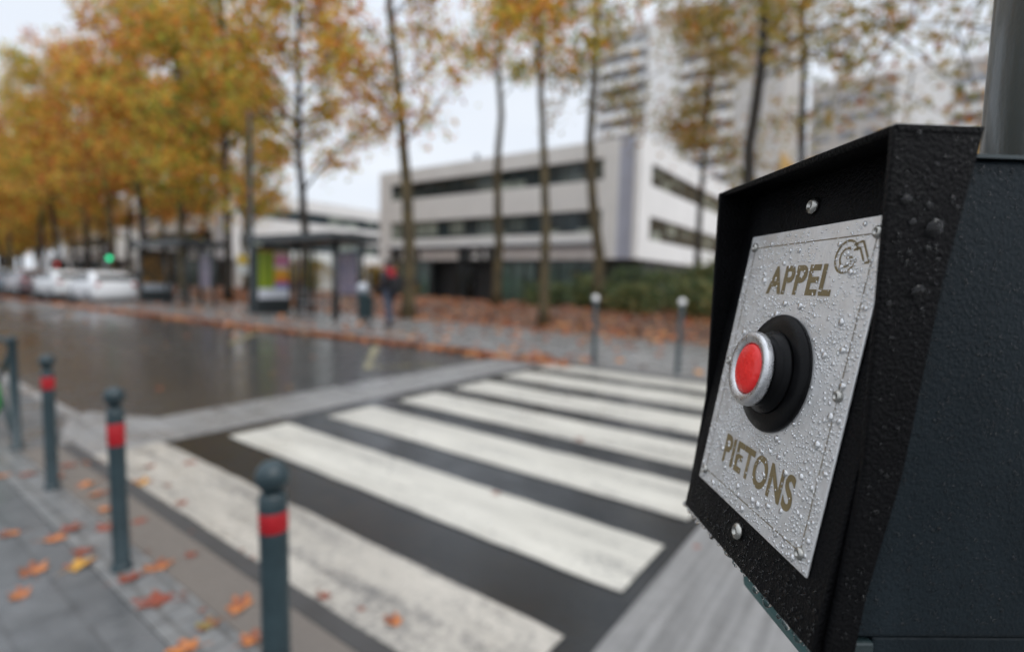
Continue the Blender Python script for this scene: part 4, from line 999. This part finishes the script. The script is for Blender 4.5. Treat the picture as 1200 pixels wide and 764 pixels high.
for s_, sy in ((1, 'l'), (-1, 'r')):
    a_ = Jb[sy + 'an'][0]
    b = MB(); b.sphere((a_[0] - .06, a_[1], .048), .075, 14, 8, 0, (1.9, .72, .62)); b.sphere((a_[0] + .01, a_[1], .07), .06, 12, 8, 0, (1, .85, 1.0)); b.build('shoe', pmat('dark_shoe', (.02, .02, .025), .5), per)
b = MB()
for k in range(3): b.lathe([(.085, 1.44 + k * .04), (.125 - k * .01, 1.45 + k * .04), (.132 - k * .01, 1.48 + k * .04), (.10, 1.51 + k * .04)], 20, 0, Matrix.Translation((0, 0, 0)))
b.sphere((.12, -.03, 1.38), .12, 14, 10, 0, (.55, 1.15, 1.1)); b.build('scarf', pmat('red_scarf', (.30, .008, .022), .8, .25, 16, .6, 60), per)
b = MB(); b.box(.15, .33, -.17, .17, .98, 1.34); b.box(.331, .37, -.12, .12, 1.0, 1.18); b.build('backpack', pmat('black_nylon', (.012, .012, .014), .6, .2, 20), per, .05)

# ------------------------------------------------------------------ signal of the far crossing, and one added for a red glow
def signal(label, x, y, lit, H, col):
    t = thing('traffic_light', label, 'traffic light', (x, y, farZ(x, y)))
    b = MB(); b.tube([(0, 0, 0), (0, 0, H)], .055, 12); b.build('post', M_BOLL, t)
    b = MB(); b.box(-.02, .24, -.14, .14, H - .75, H + .08); h = b.build('signal_head', M_DARKM, t, .02)
    for k, (nm, c) in enumerate((('red', (.9, .03, .03)), ('amber', (.6, .3, .02)), ('green', (.02, .75, .32)))):
        z = H - .06 - k * .26; on = nm == lit
        b = MB(); b.lathe([(.10, 0), (.10, .018), (.07, .032), (0, .036)], 18, 0, Matrix.Translation((.241, 0, z)) @ Matrix.Rotation(R(90), 4, 'Y'))
        b.build('lens', emit('lens_' + nm, c, 2.2 if nm == 'green' else .55) if on else pmat('dark_lens_' + nm, sc3(c, .06), .3), h)
signal('traffic light showing green beyond the white hatchback', -33.5, 9.75, 'green', 2.58, 0)
signal('traffic light added for a red glow far along the line of parked cars', -47.2, 10.75, 'red', 1.75, 0)  # stands in for a small red glow, taken for a car tail light

# ------------------------------------------------------------------ parked cars
def car(label, xf, y0, col, Lc=4.0, Wc=1.72, Hc=1.45, z=.003, van=False, cat='car'):
    """front at x = xf facing -x, near side at y0"""
    t = thing('parked_van' if van else 'parked_car', label, cat, (xf, y0 + Wc / 2, z), 0, 'cars parked along the far kerb')
    m = pmat('car_paint_%02d' % int(sum(col) * 33 + col[2] * 7), col, .25, .05, 4, coat=.8, rvar=.05)
    hw = Wc / 2
    if van: prof = [(0, .35, .75, .80, hw - .06), (.12, .28, .95, .97, hw), (.9, .25, 1.12, 1.16, hw), (1.55, .25, 1.2, Hc - .25, hw), (2.0, .25, 1.22, Hc, hw), (Lc - .12, .25, 1.22, Hc, hw), (Lc, .32, 1.2, Hc - .15, hw - .03)]
    else: prof = [(0, .32, .62, .63, hw - .14), (.10, .24, .72, .74, hw - .04), (.55, .20, .86, .88, hw), (.98, .20, .92, .95, hw), (1.72, .20, .95, Hc - .06, hw), (2.15, .20, .95, Hc, hw), (Lc - .95, .20, .97, Hc - .03, hw), (Lc - .42, .20, .98, Hc - .17, hw), (Lc - .08, .26, .95, .99, hw - .05), (Lc, .34, .74, .76, hw - .10)]
    b = MB(); V = []; n = 10
    for x, zb, zs, zr, w in prof:
        top = zr - zs; wr = w - min(.22, max(0, top) * .38)
        V += [(x, -w + .08, zb), (x, -w, zb + .12), (x, -w, zs - .12), (x, -w + .03, zs), (x, -wr, zr - min(.05, top * .2)), (x, -wr + .14, zr), (x, wr - .14, zr), (x, wr, zr - min(.05, top * .2)), (x, w - .03, zs), (x, w, zs - .12), (x, w, zb + .12), (x, w - .08, zb)]
    n = 12
    F = [(i * n + k, i * n + (k + 1) % n, (i + 1) * n + (k + 1) % n, (i + 1) * n + k) for i in range(len(prof) - 1) for k in range(n)]
    F += [tuple(range(n))[::-1], tuple(range((len(prof) - 1) * n, len(prof) * n))]
    b.add(V, F, 0, True); body = b.build('body', m, t)
    g = pmat('car_glass', (.014, .018, .019), .10, .2, 2, rvar=.02, spec=.2)
    xw = [(1.22, 1.02), (1.80, Hc - .13), (2.18, Hc - .10), (2.18, 1.02)] if not van else [(1.15, 1.24), (1.6, Hc - .35), (2.1, Hc - .32), (2.1, 1.24)]
    xr = [(2.26, 1.02), (2.26, Hc - .10), (Lc - 1.0, Hc - .13), (Lc - .62, 1.04)]
    for q in ([xw] if van else [xw, xr]):
        for s_ in (-1, 1):
            b = MB(); fn_ = lambda x, zz, h, s_=s_: (x, s_ * (hw + .012 + h - max(0, zz - .95) * .38), zz)
            b.prism(q, -.01, .0, 0, fn_); b.build('side_window', g, t)
    b = MB()
    if not van: b.add([(1.08, -hw + .20, 1.03), (1.66, -hw + .32, Hc - .08), (1.66, hw - .32, Hc - .08), (1.08, hw - .20, 1.03)], [(0, 1, 2, 3)])
    else: b.add([(.93, -hw + .14, 1.20), (1.50, -hw + .24, Hc - .32), (1.50, hw - .24, Hc - .32), (.93, hw - .14, 1.20)], [(0, 1, 2, 3)])
    b.build('windscreen', g, t)
    b = MB()
    if not van: b.add([(Lc - .385, -hw + .24, Hc - .185), (Lc - .105, -hw + .16, 1.03), (Lc - .105, hw - .16, 1.03), (Lc - .385, hw - .24, Hc - .185)], [(0, 1, 2, 3)])
    else: b.box(Lc + .002, Lc + .01, -.6, .6, 1.35, Hc - .4)
    b.build('rear_window', g, t)
    for s_ in (-1, 1):
        b = MB(); b.sphere((.10, s_ * (hw - .24), .66), .12, 12, 8, 0, (.9, 1.3, .7)); b.build('headlight', pmat('headlight_glass', (.6, .62, .64), .15, .1), t)
        b = MB(); b.box(Lc - .10, Lc - .015, s_ * (hw - .20) - .09, s_ * (hw - .20) + .09, .74, .94); b.build('tail_light', pmat('tail_light_red', (.35, .01, .012), .2, .1), t, .02)
        b = MB(); b.sphere((1.28, s_ * (hw + .09), 1.02), .09, 10, 8, 0, (.8, 1.1, .8)); b.build('mirror', m, t)
        for wx in (.74, Lc - .72):
            rm = Matrix.Translation((wx, s_ * (hw - .10), .305)) @ Matrix.Rotation(R(90), 4, 'X')
            b = MB(); b.lathe([(.18, -.10), (.29, -.105), (.305, -.07), (.305, .07), (.29, .105), (.18, .10)], 24, 0, rm); w = b.build('wheel', M_RUBBER, t)
            b = MB(); b.lathe([(.185, -.095), (.185, .095), (.12, .11), (.05, .118), (0, .118)] if s_ < 0 else [(0, -.118), (.05, -.118), (.12, -.11), (.185, -.095), (.185, .095)], 20, 0, rm); b.build('rim', M_ALU, w)
    return t
car('white hatchback parked nearest, touching the farther bus shelter', -31.1, 7.4, (.75, .76, .78), 3.75)
car('second white car parked ahead of the nearest white hatchback', -36.4, 7.25, (.66, .67, .68), 4.2)
car('dark maroon car parked ahead of the two white cars', -41.4, 7.0, (.14, .10, .11), 4.1)
car('slate blue car parked in the row by the left edge', -46.6, 6.75, (.16, .20, .24), 4.2)
car('silver car parked at the left edge, last one in view', -51.8, 6.5, (.42, .44, .46), 4.2)
car('dark car parked behind the white hatchback under the trees', -47.5, 13.8, (.02, .024, .024), 4.3, z=.16)
car('tall white van parked beyond the row of cars', -64.0, 12.6, (.70, .71, .73), 5.4, 1.95, 2.5, z=.13, van=True, cat='van')
